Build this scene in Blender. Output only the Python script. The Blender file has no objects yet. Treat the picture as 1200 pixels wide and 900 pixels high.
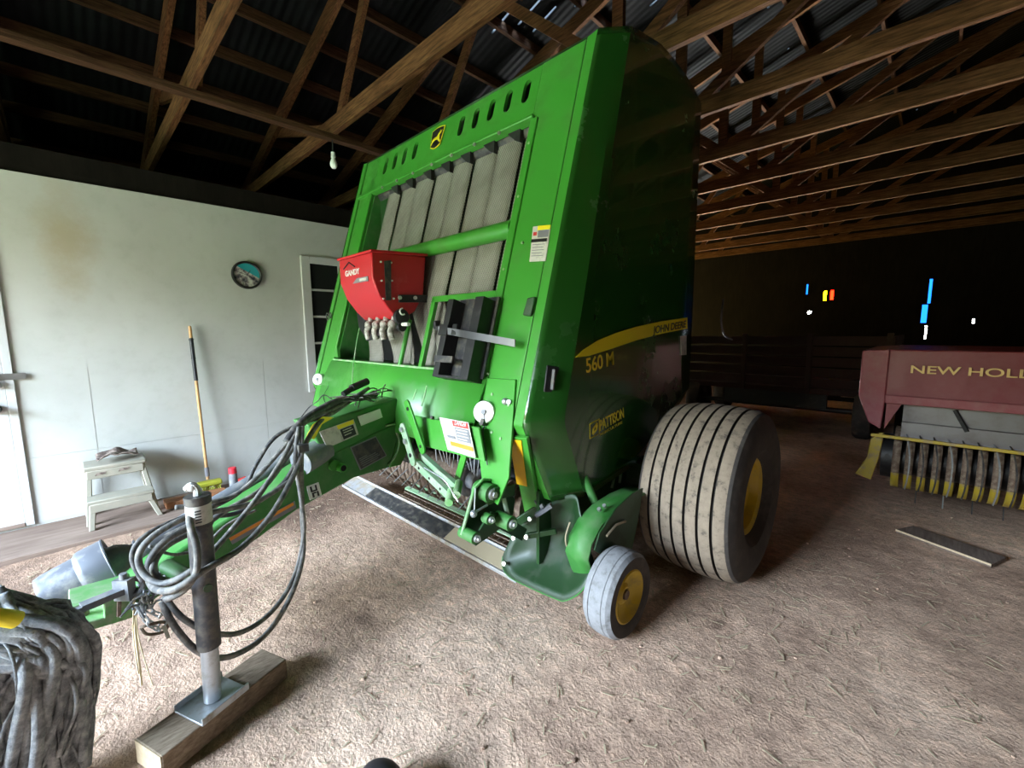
import bpy, bmesh, math, random
from mathutils import Vector, Matrix
random.seed(7)
C = bpy.context.scene.collection
PI = math.pi

# ------------------------------------------------------------------ materials
def new_mat(name):
    m = bpy.data.materials.new(name); m.use_nodes = True
    nt = m.node_tree
    return m, nt, nt.nodes['Principled BSDF']

def add(nt, kind, **kw):
    n = nt.nodes.new(kind)
    for k, v in kw.items(): setattr(n, k, v)
    return n

def noise(nt, scale, detail=4.0, rough=.55, vec=None, coord='Object', stretch=None):
    tc = add(nt, 'ShaderNodeTexCoord')
    n = add(nt, 'ShaderNodeTexNoise')
    n.inputs['Scale'].default_value = scale; n.inputs['Detail'].default_value = detail
    n.inputs['Roughness'].default_value = rough
    src = tc.outputs[coord] if vec is None else vec
    if stretch:
        mp = add(nt, 'ShaderNodeMapping'); mp.inputs['Scale'].default_value = stretch
        nt.links.new(src, mp.inputs['Vector']); src = mp.outputs['Vector']
    nt.links.new(src, n.inputs['Vector'])
    return n

def ramp(nt, fac, stops):
    r = add(nt, 'ShaderNodeValToRGB')
    el = r.color_ramp.elements
    while len(el) > 1: el.remove(el[-1])
    el[0].position = stops[0][0]; el[0].color = (*stops[0][1], 1)
    for p, c in stops[1:]:
        e = el.new(p); e.color = (*c, 1)
    nt.links.new(fac, r.inputs['Fac'])
    return r

def mixc(nt, fac, a, b):
    m = add(nt, 'ShaderNodeMix', data_type='RGBA')
    for s, v in ((0, fac), (6, a), (7, b)):
        if hasattr(v, 'is_linked'): nt.links.new(v, m.inputs[s])
        else: m.inputs[s].default_value = v if s == 0 else (*v, 1)
    return m.outputs[2]

def bump(nt, bsdf, height, strength=.3, dist=.01):
    b = add(nt, 'ShaderNodeBump'); b.inputs['Strength'].default_value = strength
    b.inputs['Distance'].default_value = dist
    nt.links.new(height, b.inputs['Height']); nt.links.new(b.outputs['Normal'], bsdf.inputs['Normal'])

def plain(name, col, rough=.5, metal=0, dust=None, dscale=6, dfrom=.5, dto=.72, bscale=None, bstr=.2, coat=0):
    """a base colour with patches of dust or wear"""
    m, nt, b = new_mat(name)
    b.inputs['Roughness'].default_value = rough; b.inputs['Metallic'].default_value = metal
    b.inputs['Base Color'].default_value = (*col, 1)
    if coat: b.inputs['Coat Weight'].default_value = coat
    if dust:
        n = noise(nt, dscale, 6, .65)
        r = ramp(nt, n.outputs['Fac'], [(dfrom, (0, 0, 0)), (dto, (1, 1, 1))])
        nt.links.new(mixc(nt, r.outputs['Color'], col, dust), b.inputs['Base Color'])
        rr = ramp(nt, n.outputs['Fac'], [(dfrom, (rough,)*3), (dto, (.85,)*3)])
        nt.links.new(rr.outputs['Color'], b.inputs['Roughness'])
    if bscale:
        n2 = noise(nt, bscale, 5, .6)
        bump(nt, b, n2.outputs['Fac'], bstr)
    return m

GREEN = (.055, .30, .035)
M = {}
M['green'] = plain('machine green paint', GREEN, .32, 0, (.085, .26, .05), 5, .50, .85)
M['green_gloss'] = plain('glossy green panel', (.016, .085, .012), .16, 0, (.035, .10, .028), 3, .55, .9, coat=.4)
M['green_dusty'] = plain('dusty green paint', (.04, .2, .035), .5, 0, (.13, .24, .10), 9, .45, .8)
M['green_pale'] = plain('worn pale green paint', (.16, .42, .13), .5, 0, (.42, .46, .33), 14, .42, .7)
M['green_dark'] = plain('dark green steel', (.014, .06, .014), .4, 0, (.06, .075, .045), 8, .5, .8)
M['skid'] = plain('scraped dark green skid', (.012, .042, .012), .42, 0, (.06, .07, .045), 7, .5, .8)  # dirty dark green, darkened further for shade from the body
M['link'] = plain('green grey link steel', (.2, .38, .2), .5, 0, (.4, .4, .32), 18, .4, .7)
M['yellow'] = plain('rim yellow paint', (.62, .43, .02), .4, 0, (.3, .24, .1), 12, .5, .8)
M['black'] = plain('black steel', (.012, .012, .013), .45, 0, (.06, .055, .05), 20, .55, .8)
M['void'] = plain('black gap and cavity shade', (.004, .004, .004), .9)  # flat black paints the shade in seams, holes and cavities
M['bolt'] = plain('zinc bolt', (.62, .62, .6), .35, .8)
M['steel'] = plain('galvanised steel', (.5, .53, .56), .38, .7, (.36, .33, .28), 14, .5, .7)
M['steel_dark'] = plain('dark worn steel', (.07, .07, .075), .45, .6, (.2, .18, .15), 22, .45, .7)
M['dusty_grey'] = plain('dusty grey plastic', (.15, .16, .18), .5, 0, (.27, .26, .24), 16, .45, .7, 60, .1)
M['hose'] = plain('dusty hose rubber', (.10, .10, .095), .6, 0, (.31, .285, .25), 25, .42, .66)
M['hose_dark'] = plain('dark hose rubber', (.05, .05, .052), .6, 0, (.24, .22, .19), 25, .48, .7)
M['twine'] = plain('straw twine', (.62, .5, .3), .9)
M['red'] = plain('red powder coat', (.52, .012, .02), .34, 0, (.6, .08, .08), 7, .6, .9)
M['white_plastic'] = plain('white plastic', (.78, .78, .74), .4, 0, (.5, .46, .4), 20, .55, .75)
M['clear_plastic'] = plain('grimy clear plastic', (.45, .43, .38), .3, 0, (.2, .18, .15), 40, .45, .6)
M['gold'] = plain('yellow lettering film', (.75, .58, .03), .5)
M['jd_yellow'] = plain('yellow stripe film', (.90, .76, .02), .5)
M['white'] = plain('white film', (.82, .82, .8), .4)
M['dirty_white'] = plain('dirty white film', (.62, .6, .54), .5, 0, (.4, .38, .33), 30, .5, .7)
M['orange'] = plain('orange film', (.85, .3, .03), .4)
M['amber'] = plain('amber reflective film', (.95, .52, .015), .3)
M['label_red'] = plain('red film', (.62, .05, .04), .4)
M['ink'] = plain('black ink', (.02, .02, .022), .4)
M['ink_grey'] = plain('grey ink', (.22, .22, .24), .4)
M['pan'] = plain('bare worn sheet steel', (.52, .53, .56), .42, .5, (.42, .36, .28), 9, .42, .6)
M['rust'] = plain('rusty tine steel', (.14, .09, .065), .6, .3, (.3, .24, .18), 30, .45, .65)
M['chaff'] = plain('dry hay chaff', (.42, .34, .22), .95)
M['nh_red'] = plain('faded maroon sheet metal', (.19, .020, .032), .42, 0, (.24, .085, .09), 5, .42, .8)
M['nh_red_light'] = plain('scuffed maroon sheet metal', (.26, .055, .07), .5, 0, (.32, .16, .16), 9, .42, .8)
M['nh_yellow'] = plain('worn machine yellow', (.45, .33, .03), .5, 0, (.34, .26, .14), 16, .48, .62)
M['nh_grey'] = plain('bare grey sheet', (.2, .195, .2), .4, .4, (.2, .18, .17), 8, .45, .7)
M['nh_lettering'] = plain('faded cream lettering', (.80, .55, .22), .5)
M['brass'] = plain('dull metal lock', (.33, .32, .3), .35, .8)
M['knob'] = plain('dark metal knob', (.12, .12, .12), .25, .9)
M['wall_trim'] = plain('white gloss trim paint', (.52, .52, .51), .45, 0, (.44, .43, .4), 4, .6, .8)
M['door_paint'] = plain('white door paint', (.48, .475, .47), .5, 0, (.4, .39, .37), 5, .55, .8)
M['stool'] = plain('cream plastic', (.31, .29, .23), .5, 0, (.38, .33, .26), 11, .5, .75)
M['rag'] = plain('brown cloth', (.12, .085, .07), .9, 0, (.3, .24, .2), 30, .45, .6, 80, .4)
M['stone'] = plain('dark rubber skin', (.014, .012, .014), .55)
M['red_cap'] = plain('bright red cap', (.75, .03, .05), .4)
M['bristle'] = plain('lime yellow plastic', (.55, .55, .05), .6)
M['handle_wood'] = plain('broom handle wood', (.6, .34, .14), .5, 0, (.42, .24, .1), 20, .45, .7)
M['tape'] = plain('black tape', (.02, .02, .025), .4)
M['orange_wood'] = plain('reddish brown board', (.36, .15, .06), .7, 0, (.2, .09, .04), 20, .45, .7)
M['silver_paint'] = plain('silver grey plastic', (.14, .15, .175), .4, .2, (.34, .33, .31), 14, .5, .75)
M['wagon_paint'] = plain('old dark maroon paint', (.03, .008, .008), .7, 0, (.05, .035, .03), 6, .5, .8)
M['bulb'] = plain('frosted bulb glass', (.85, .85, .82), .3)

# glass of the glazed door: dark panes
m, nt, b = new_mat('dark window glass'); b.inputs['Base Color'].default_value = (.016, .017, .018, 1)
b.inputs['Roughness'].default_value = .3; M['glass'] = m

# rough timber
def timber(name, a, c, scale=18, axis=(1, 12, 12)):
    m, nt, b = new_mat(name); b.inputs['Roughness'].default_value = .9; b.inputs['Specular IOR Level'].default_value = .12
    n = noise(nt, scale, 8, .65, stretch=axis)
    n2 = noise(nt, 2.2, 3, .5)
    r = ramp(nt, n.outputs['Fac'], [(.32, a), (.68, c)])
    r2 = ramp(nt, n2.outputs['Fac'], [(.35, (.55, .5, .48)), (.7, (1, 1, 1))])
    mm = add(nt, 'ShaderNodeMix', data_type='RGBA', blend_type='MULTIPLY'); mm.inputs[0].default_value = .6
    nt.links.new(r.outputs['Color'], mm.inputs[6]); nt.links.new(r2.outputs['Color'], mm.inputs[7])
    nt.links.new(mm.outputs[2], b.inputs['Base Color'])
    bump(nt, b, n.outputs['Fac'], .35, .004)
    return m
M['timber_x'] = timber('rafter timber along x', (.045, .019, .008), (.19, .088, .036), 6, (1, 14, 14))
M['timber_y'] = timber('rafter timber along y', (.03, .014, .008), (.11, .055, .027), 6, (14, 1, 14))
M['block_wood'] = timber('weathered block wood', (.2, .145, .1), (.42, .33, .24), 10, (9, 2, 9))
M['block_end'] = timber('fresh cut wood end', (.62, .48, .3), (.8, .66, .46), 10, (4, 4, 4))
M['plank_wood'] = timber('grey weathered plank', (.15, .115, .095), (.28, .22, .185), 5, (12, 1.2, 12))
M['sill_wood'] = timber('dusty brown sill boards', (.20, .145, .115), (.30, .225, .18), 4, (9, .8, 9))

# painted partition wall, with grime and a brown water stain
m, nt, b = new_mat('off white wall paint'); b.inputs['Roughness'].default_value = .62
g = noise(nt, 1.1, 5, .6); g2 = noise(nt, 9, 6, .7)
r1 = ramp(nt, g.outputs['Fac'], [(.35, (.45, .45, .42)), (.7, (.53, .53, .50))])
r2 = ramp(nt, g2.outputs['Fac'], [(.3, (.9, .9, .88)), (.5, (1, 1, 1))])
mm = add(nt, 'ShaderNodeMix', data_type='RGBA', blend_type='MULTIPLY'); mm.inputs[0].default_value = .6
nt.links.new(r1.outputs['Color'], mm.inputs[6]); nt.links.new(r2.outputs['Color'], mm.inputs[7])
geo = add(nt, 'ShaderNodeNewGeometry')
mp = add(nt, 'ShaderNodeMapping'); mp.inputs['Location'].default_value = (4.675, .02*1.0, -2.12*.9); mp.inputs['Scale'].default_value = (1, 2.6, 1.05)
# stain centred on y about 0.05, z about 2.1
mp.inputs['Location'].default_value = (4.675, -.13, -2.22)
nt.links.new(geo.outputs['Position'], mp.inputs['Vector'])
ln = add(nt, 'ShaderNodeVectorMath', operation='LENGTH'); nt.links.new(mp.outputs['Vector'], ln.inputs[0])
ns = noise(nt, 5, 5, .7)
su = add(nt, 'ShaderNodeMath', operation='ADD'); nt.links.new(ln.outputs['Value'], su.inputs[0])
ms = add(nt, 'ShaderNodeMath', operation='MULTIPLY'); ms.inputs[1].default_value = .7
nt.links.new(ns.outputs['Fac'], ms.inputs[0]); nt.links.new(ms.outputs[0], su.inputs[1])
rs = ramp(nt, su.outputs[0], [(.42, (.75, .75, .75)), (.85, (0, 0, 0))])
nt.links.new(mixc(nt, rs.outputs['Color'], mm.outputs[2], (.40, .33, .22)), b.inputs['Base Color'])
n3 = noise(nt, 40, 4, .6); bump(nt, b, n3.outputs['Fac'], .12, .004)
M['wall'] = m

# dirt floor
m, nt, b = new_mat('trodden dirt and chaff'); b.inputs['Roughness'].default_value = .95
a1 = noise(nt, 1.0, 6, .65); a2 = noise(nt, 17, 9, .72, stretch=(.85, 1.15, 1)); a3 = noise(nt, 80, 5, .65)
r1 = ramp(nt, a1.outputs['Fac'], [(.38, (.46, .30, .215)), (.5, (.70, .475, .345)), (.62, (.86, .61, .455))])
r2 = ramp(nt, a2.outputs['Fac'], [(.28, (.42, .38, .36)), (.48, (.85, .84, .83)), (.68, (1.25, 1.22, 1.18))])
r3 = ramp(nt, a3.outputs['Fac'], [(.30, (.6, .58, .55)), (.62, (1.1, 1.1, 1.1))])
m1 = add(nt, 'ShaderNodeMix', data_type='RGBA', blend_type='MULTIPLY'); m1.inputs[0].default_value = .85
m2 = add(nt, 'ShaderNodeMix', data_type='RGBA', blend_type='MULTIPLY'); m2.inputs[0].default_value = .6
nt.links.new(r1.outputs['Color'], m1.inputs[6]); nt.links.new(r2.outputs['Color'], m1.inputs[7])
nt.links.new(m1.outputs[2], m2.inputs[6]); nt.links.new(r3.outputs['Color'], m2.inputs[7])
# darker trampled soil along the wall boards, deepened to offset strong doorway light
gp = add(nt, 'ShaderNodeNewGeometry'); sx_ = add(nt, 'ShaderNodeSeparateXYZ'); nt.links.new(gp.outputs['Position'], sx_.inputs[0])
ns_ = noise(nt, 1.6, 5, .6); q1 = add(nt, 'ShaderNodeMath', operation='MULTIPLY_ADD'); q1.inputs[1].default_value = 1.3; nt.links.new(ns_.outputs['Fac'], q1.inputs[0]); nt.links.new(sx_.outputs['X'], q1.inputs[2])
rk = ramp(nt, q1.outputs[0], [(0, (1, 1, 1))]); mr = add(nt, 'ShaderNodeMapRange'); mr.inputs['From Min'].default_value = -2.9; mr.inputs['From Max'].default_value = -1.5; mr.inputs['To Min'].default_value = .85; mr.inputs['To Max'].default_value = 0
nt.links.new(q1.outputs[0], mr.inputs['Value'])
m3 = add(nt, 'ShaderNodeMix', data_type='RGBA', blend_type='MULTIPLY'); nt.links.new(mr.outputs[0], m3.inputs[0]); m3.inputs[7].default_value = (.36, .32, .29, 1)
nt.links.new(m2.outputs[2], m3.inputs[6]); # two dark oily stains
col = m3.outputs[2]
for (cx_, cy_, cz_), rx_, ry_ in (((-1.939, 0.897, 0.000), .17, .12), ((-0.656, 2.101, 0.000), .13, .10)):
    vm = add(nt, 'ShaderNodeMapping'); vm.inputs['Location'].default_value = (-cx_/rx_, -cy_/ry_, 0); vm.inputs['Scale'].default_value = (1/rx_, 1/ry_, 0)
    nt.links.new(gp.outputs['Position'], vm.inputs['Vector'])
    ve = add(nt, 'ShaderNodeVectorMath', operation='LENGTH'); nt.links.new(vm.outputs['Vector'], ve.inputs[0])
    va = add(nt, 'ShaderNodeMath', operation='MULTIPLY_ADD'); va.inputs[1].default_value = .8; nt.links.new(a2.outputs['Fac'], va.inputs[0]); nt.links.new(ve.outputs['Value'], va.inputs[2])
    vr = ramp(nt, va.outputs[0], [(.6, (.62,)*3), (1.0, (0,)*3)])
    mq = add(nt, 'ShaderNodeMix', data_type='RGBA', blend_type='MULTIPLY'); nt.links.new(vr.outputs['Color'], mq.inputs[0]); mq.inputs[7].default_value = (.3, .27, .25, 1)
    nt.links.new(col, mq.inputs[6]); col = mq.outputs[2]
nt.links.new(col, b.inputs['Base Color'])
ad = add(nt, 'ShaderNodeMath', operation='ADD'); nt.links.new(a2.outputs['Fac'], ad.inputs[0]); nt.links.new(a3.outputs['Fac'], ad.inputs[1])
bump(nt, b, ad.outputs[0], .7, .015)
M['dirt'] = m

# rubber of the tyres: dusty tread over dark rubber
def rubber(name, tread, dark, sc):
    m, nt, b = new_mat(name); b.inputs['Roughness'].default_value = .85
    n = noise(nt, sc, 8, .7)
    r = ramp(nt, n.outputs['Fac'], [(.34, dark), (.46, tread), (.7, tuple(min(1, c*1.25) for c in tread))])
    nt.links.new(r.outputs['Color'], b.inputs['Base Color'])
    bump(nt, b, n.outputs['Fac'], .4, .006)
    return m
M['tread'] = rubber('dusty tyre tread', (.255, .20, .145), (.10, .08, .062), 24)
M['tread_grey'] = rubber('dusty grey tread', (.235, .235, .24), (.15, .145, .14), 26)
M['sidewall'] = plain('brown black sidewall', (.045, .038, .034), .75, 0, (.10, .085, .07), 12, .45, .75)
M['groove'] = plain('dark groove rubber', (.035, .03, .027), .9)

# woven belt with a fine raised diamond texture
m, nt, b = new_mat('textured belt rubber'); b.inputs['Roughness'].default_value = .75
tc = add(nt, 'ShaderNodeTexCoord'); sx = add(nt, 'ShaderNodeSeparateXYZ'); nt.links.new(tc.outputs['Object'], sx.inputs[0])
def sn(out, k):
    q = add(nt, 'ShaderNodeMath', operation='MULTIPLY'); q.inputs[1].default_value = k; nt.links.new(out, q.inputs[0])
    w = add(nt, 'ShaderNodeMath', operation='SINE'); nt.links.new(q.outputs[0], w.inputs[0]); return w.outputs[0]
pr = add(nt, 'ShaderNodeMath', operation='MULTIPLY'); nt.links.new(sn(sx.outputs['X'], 420), pr.inputs[0]); nt.links.new(sn(sx.outputs['Z'], 330), pr.inputs[1])
r = ramp(nt, pr.outputs[0], [(.0, (.30, .285, .25)), (.35, (.16, .15, .13)), (.7, (.07, .066, .058))])
nn = noise(nt, 3, 5, .6); rr = ramp(nt, nn.outputs['Fac'], [(.35, (.72, .7, .66)), (.65, (1.15, 1.15, 1.15))])
mm = add(nt, 'ShaderNodeMix', data_type='RGBA', blend_type='MULTIPLY'); mm.inputs[0].default_value = 1
nt.links.new(r.outputs['Color'], mm.inputs[6]); nt.links.new(rr.outputs['Color'], mm.inputs[7])
nt.links.new(mm.outputs[2], b.inputs['Base Color'])
M['belt'] = m

# corrugated dark roofing, seen from below
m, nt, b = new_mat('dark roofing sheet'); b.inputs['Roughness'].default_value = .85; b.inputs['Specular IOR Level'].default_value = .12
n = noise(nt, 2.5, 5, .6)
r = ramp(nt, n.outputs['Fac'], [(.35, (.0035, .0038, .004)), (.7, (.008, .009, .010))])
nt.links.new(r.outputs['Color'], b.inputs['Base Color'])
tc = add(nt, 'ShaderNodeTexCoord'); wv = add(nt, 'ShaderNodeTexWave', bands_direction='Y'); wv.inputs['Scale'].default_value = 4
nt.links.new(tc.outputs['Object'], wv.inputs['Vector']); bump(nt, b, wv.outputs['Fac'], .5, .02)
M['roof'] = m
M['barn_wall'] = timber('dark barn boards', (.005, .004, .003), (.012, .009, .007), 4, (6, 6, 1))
M['grass'] = plain('grass outside', (.10, .15, .04), .95, 0, (.18, .17, .09), 3, .4, .7)

# picture on the clock dial
m, nt, b = new_mat('printed clock dial'); b.inputs['Roughness'].default_value = .25
n = noise(nt, 22, 4, .7)
r = ramp(nt, n.outputs['Fac'], [(.38, (.03, .035, .05)), (.5, (.28, .24, .25)), (.62, (.62, .6, .55))])
geo = add(nt, 'ShaderNodeTexCoord'); sp = add(nt, 'ShaderNodeSeparateXYZ'); nt.links.new(geo.outputs['Object'], sp.inputs[0])
ma = add(nt, 'ShaderNodeMath', operation='MULTIPLY_ADD'); ma.inputs[1].default_value = .55; nt.links.new(sp.outputs['Y'], ma.inputs[0]); nt.links.new(sp.outputs['Z'], ma.inputs[2])
gt = add(nt, 'ShaderNodeMath', operation='GREATER_THAN'); gt.inputs[1].default_value = .035; nt.links.new(ma.outputs[0], gt.inputs[0])
nt.links.new(mixc(nt, gt.outputs[0], r.outputs['Color'], (.03, .33, .38)), b.inputs['Base Color'])
M['dial'] = m

# dusty frayed cloth and cord
m, nt, b = new_mat('dusty frayed fibre'); b.inputs['Roughness'].default_value = .95
n = noise(nt, 30, 8, .7)
r = ramp(nt, n.outputs['Fac'], [(.3, (.07, .075, .08)), (.5, (.24, .25, .255)), (.7, (.46, .465, .45))])
nt.links.new(r.outputs['Color'], b.inputs['Base Color']); bump(nt, b, n.outputs['Fac'], .8, .01)
M['fibre'] = m

def translucent(name, col):
    m = bpy.data.materials.new(name); m.use_nodes = True; nt = m.node_tree
    for x in list(nt.nodes): nt.nodes.remove(x)
    o = add(nt, 'ShaderNodeOutputMaterial'); t = add(nt, 'ShaderNodeBsdfTranslucent'); t.inputs['Color'].default_value = (*col, 1)
    nt.links.new(t.outputs[0], o.inputs[0]); return m
M['pane_yellow'] = translucent('yellow translucent sheet', (1, .72, .03))
M['pane_red'] = translucent('red translucent sheet', (1, .05, .02))
M['pane_blue'] = translucent('blue daylight tint', (.022, .085, .20))  # blue of the daylight put into added sheets over the gaps

# ------------------------------------------------------------------ mesh helpers
def V(p): return Vector(p)

class MB:
    def __init__(s): s.v = []; s.f = []; s.mi = []; s.cur = 0
    def quadface(s, *ids): s.f.append(tuple(ids)); s.mi.append(s.cur)
    def box(s, lo, hi):
        x0, y0, z0 = lo; x1, y1, z1 = hi; n = len(s.v)
        s.v += [(x0,y0,z0),(x1,y0,z0),(x1,y1,z0),(x0,y1,z0),(x0,y0,z1),(x1,y0,z1),(x1,y1,z1),(x0,y1,z1)]
        for q in ((3,2,1,0),(4,5,6,7),(0,1,5,4),(1,2,6,5),(2,3,7,6),(3,0,4,7)): s.quadface(*[n+i for i in q])
        return s
    def obox(s, c, ax, ay, az):
        """box about centre c with half-extent vectors"""
        c, ax, ay, az = V(c), V(ax), V(ay), V(az); n = len(s.v)
        for sz in (-1, 1):
            for sx, sy in ((-1,-1),(1,-1),(1,1),(-1,1)): s.v.append(tuple(c + sx*ax + sy*ay + sz*az))
        for q in ((3,2,1,0),(4,5,6,7),(0,1,5,4),(1,2,6,5),(2,3,7,6),(3,0,4,7)): s.quadface(*[n+i for i in q])
        return s
    def bar(s, a, b, w, h, up=(0,0,1)):
        """square bar from a to b, w across, h along up"""
        a, b = V(a), V(b); d = (b-a); L = d.length; d.normalize()
        side = d.cross(V(up))
        if side.length < 1e-4: side = d.cross(Vector((1,0,0)))
        side.normalize(); u = side.cross(d).normalized()
        return s.obox((a+b)/2, d*L/2, side*w/2, u*h/2)
    def prism(s, pts, ext):
        """polygon (3D points) extruded by the vector ext"""
        n = len(s.v); k = len(pts); e = V(ext)
        s.v += [tuple(p) for p in pts] + [tuple(V(p)+e) for p in pts]
        s.quadface(*range(n, n+k)); s.quadface(*[n+k+i for i in reversed(range(k))])
        for i in range(k):
            j = (i+1) % k; s.quadface(n+j, n+i, n+k+i, n+k+j)
        return s
    def tube(s, pts, r, seg=10, cap=True, smooth=0, taper=None):
        P = [V(p) for p in pts]
        if smooth and len(P) > 2:
            Q = []
            for i in range(len(P)-1):
                p0 = P[max(i-1,0)]; p1 = P[i]; p2 = P[i+1]; p3 = P[min(i+2,len(P)-1)]
                for k in range(smooth):
                    t = k/smooth
                    Q.append(.5*((2*p1)+(-p0+p2)*t+(2*p0-5*p1+4*p2-p3)*t*t+(-p0+3*p1-3*p2+p3)*t**3))
            Q.append(P[-1]); P = Q
        n0 = len(s.v); m = len(P)
        t = (P[1]-P[0]).normalized()
        ref = Vector((0,0,1)) if abs(t.z) < .9 else Vector((1,0,0))
        nrm = t.cross(ref).normalized()
        for i, p in enumerate(P):
            t = (P[min(i+1,m-1)]-P[max(i-1,0)])
            if t.length < 1e-9: t = Vector((0,0,1))
            t.normalize()
            nrm = (nrm - t*nrm.dot(t))
            if nrm.length < 1e-6: nrm = t.orthogonal()
            nrm.normalize(); bi = t.cross(nrm)
            rr = r if taper is None else r*taper(i/(m-1))
            if isinstance(r, (list, tuple)): rr = r[i]
            for k in range(seg):
                a = 2*PI*k/seg
                s.v.append(tuple(p + nrm*math.cos(a)*rr + bi*math.sin(a)*rr))
        for i in range(m-1):
            for k in range(seg):
                a = n0+i*seg+k; b = n0+i*seg+(k+1)%seg
                s.quadface(a, b, b+seg, a+seg)
        if cap:
            s.quadface(*[n0+k for k in reversed(range(seg))]); s.quadface(*[n0+(m-1)*seg+k for k in range(seg)])
        return s
    def cyl(s, a, b, r, seg=20, r2=None):
        if r2 is None: return s.tube([a, b], r, seg)
        return s.tube([a, b], [r, r2], seg)
    def lathe(s, prof, origin, axis, seg=48, mats=None):
        """prof: (t along axis, radius) from origin"""
        ax = V(axis).normalized(); u = ax.orthogonal().normalized(); w = ax.cross(u); o = V(origin); n0 = len(s.v)
        for t, r in prof:
            for k in range(seg):
                a = 2*PI*k/seg; s.v.append(tuple(o + ax*t + (u*math.cos(a)+w*math.sin(a))*max(r, 1e-4)))
        for i in range(len(prof)-1):
            if mats: s.cur = mats[i]
            for k in range(seg):
                a = n0+i*seg+k; b = n0+i*seg+(k+1)%seg
                s.quadface(a, a+seg, b+seg, b)
        return s
    def torus(s, c, axis, R, r, seg=24, ring=8, a0=0, a1=2*PI, squash=1.0, udir=None):
        ax = V(axis).normalized(); u = V(udir).normalized() if udir else ax.orthogonal().normalized(); w = ax.cross(u)
        full = abs(a1-a0) > 2*PI-1e-3
        pts = [V(c)+u*R*squash*math.cos(a0+(a1-a0)*k/seg)+w*R*math.sin(a0+(a1-a0)*k/seg) for k in range(seg+1)]
        return s.tube(pts, r, ring, cap=not full)
    def grid(s, fn, nu, nv):
        n0 = len(s.v)
        for i in range(nu+1):
            for j in range(nv+1): s.v.append(tuple(fn(i/nu, j/nv)))
        for i in range(nu):
            for j in range(nv):
                a = n0+i*(nv+1)+j; s.quadface(a, a+nv+1, a+nv+2, a+1)
        return s
    def sphere(s, c, r, seg=16, sq=(1,1,1)):
        c = V(c)
        return s.grid(lambda u, v: c + Vector((math.cos(2*PI*u)*math.sin(PI*v)*r*sq[0], math.sin(2*PI*u)*math.sin(PI*v)*r*sq[1], math.cos(PI*v)*r*sq[2])), seg, seg//2)
    def build(s, name, mat, parent=None, bevel=0, solid=0, flat=False, angle=38, bseg=2):
        if not s.v: return None
        lo = [min(p[i] for p in s.v) for i in range(3)]; hi = [max(p[i] for p in s.v) for i in range(3)]
        o = Vector([(lo[i]+hi[i])/2 for i in range(3)])
        me = bpy.data.meshes.new(name)
        me.from_pydata([tuple(V(p)-o) for p in s.v], [], s.f); me.update()
        mats = mat if isinstance(mat, (list, tuple)) else [mat]
        for q in mats: me.materials.append(M[q])
        if len(mats) > 1: me.polygons.foreach_set('material_index', s.mi)
        bm = bmesh.new(); bm.from_mesh(me); bmesh.ops.remove_doubles(bm, verts=bm.verts, dist=1e-5)
        if not solid: bmesh.ops.recalc_face_normals(bm, faces=bm.faces)
        bm.to_mesh(me); bm.free()
        if not flat:
            me.shade_smooth(); me.set_sharp_from_angle(angle=math.radians(angle))
        ob = bpy.data.objects.new(name, me); C.objects.link(ob)
        if parent is not None:
            ob.parent = parent; ob.location = o - V(parent['_w'])
        else: ob.location = o
        ob['_w'] = tuple(o)
        if solid:
            md = ob.modifiers.new('thickness', 'SOLIDIFY'); md.thickness = solid; md.offset = 0
        if bevel:
            md = ob.modifiers.new('bevel', 'BEVEL'); md.width = bevel; md.segments = bseg; md.limit_method = 'ANGLE'; md.angle_limit = math.radians(40)
        return ob

def thing(name, label, cat, loc, group=None):
    o = bpy.data.objects.new(name, None); C.objects.link(o); o.location = loc; o['_w'] = tuple(loc)
    o.empty_display_size = .1
    o['label'] = label; o['category'] = cat
    if group: o['group'] = group
    return o
def tag(o, label, cat, group=None, kind=None):
    o['label'] = label; o['category'] = cat
    if group: o['group'] = group
    if kind: o['kind'] = kind
    return o
def struct(mb, name, mat, label=None, parent=None, **kw):
    o = mb.build(name, mat, parent, **kw)
    if parent is None: o['kind'] = 'structure'
    if label: o['label'] = label
    return o

def text(name, string, origin, right, up, size, mat, parent, depth=.002, squeeze=1.0, shear=0, bold=0, to=None):
    """lettering as a thin raised mesh; with `to`, the string is fitted to that width"""
    cu = bpy.data.curves.new(name, 'FONT'); cu.body = string; cu.size = size; cu.extrude = depth; cu.shear = shear; cu.offset = bold
    tmp = bpy.data.objects.new('t', cu); C.objects.link(tmp)
    dg = bpy.context.evaluated_depsgraph_get()
    me = bpy.data.meshes.new_from_object(tmp.evaluated_get(dg))
    bpy.data.objects.remove(tmp)
    r = V(right).normalized(); u = V(up).normalized(); u = (u - r*u.dot(r)).normalized(); nn = r.cross(u)
    xs = [v.co.x for v in me.vertices]
    k = squeeze if to is None else to/(max(xs)-min(xs))
    x0 = min(xs) if xs else 0
    mb = MB(); o = V(origin)
    mb.v = [tuple(o + r*(v.co.x-x0)*k + u*v.co.y + nn*v.co.z) for v in me.vertices]
    mb.f = [tuple(p.vertices) for p in me.polygons]; mb.mi = [0]*len(mb.f)
    bpy.data.meshes.remove(me)
    return mb.build(name, mat, parent, flat=True)

def plate(name, pts, ext, mat, parent, bevel=0):
    return MB().prism(pts, ext).build(name, mat, parent, bevel=bevel)

def lerp(a, b, t): return V(a)*(1-t)+V(b)*t
def interp(table, x):
    if x <= table[0][0]: return table[0][1]
    for (x0, y0), (x1, y1) in zip(table, table[1:]):
        if x <= x1: return y0+(y1-y0)*(x-x0)/(x1-x0)
    return table[-1][1]

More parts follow.
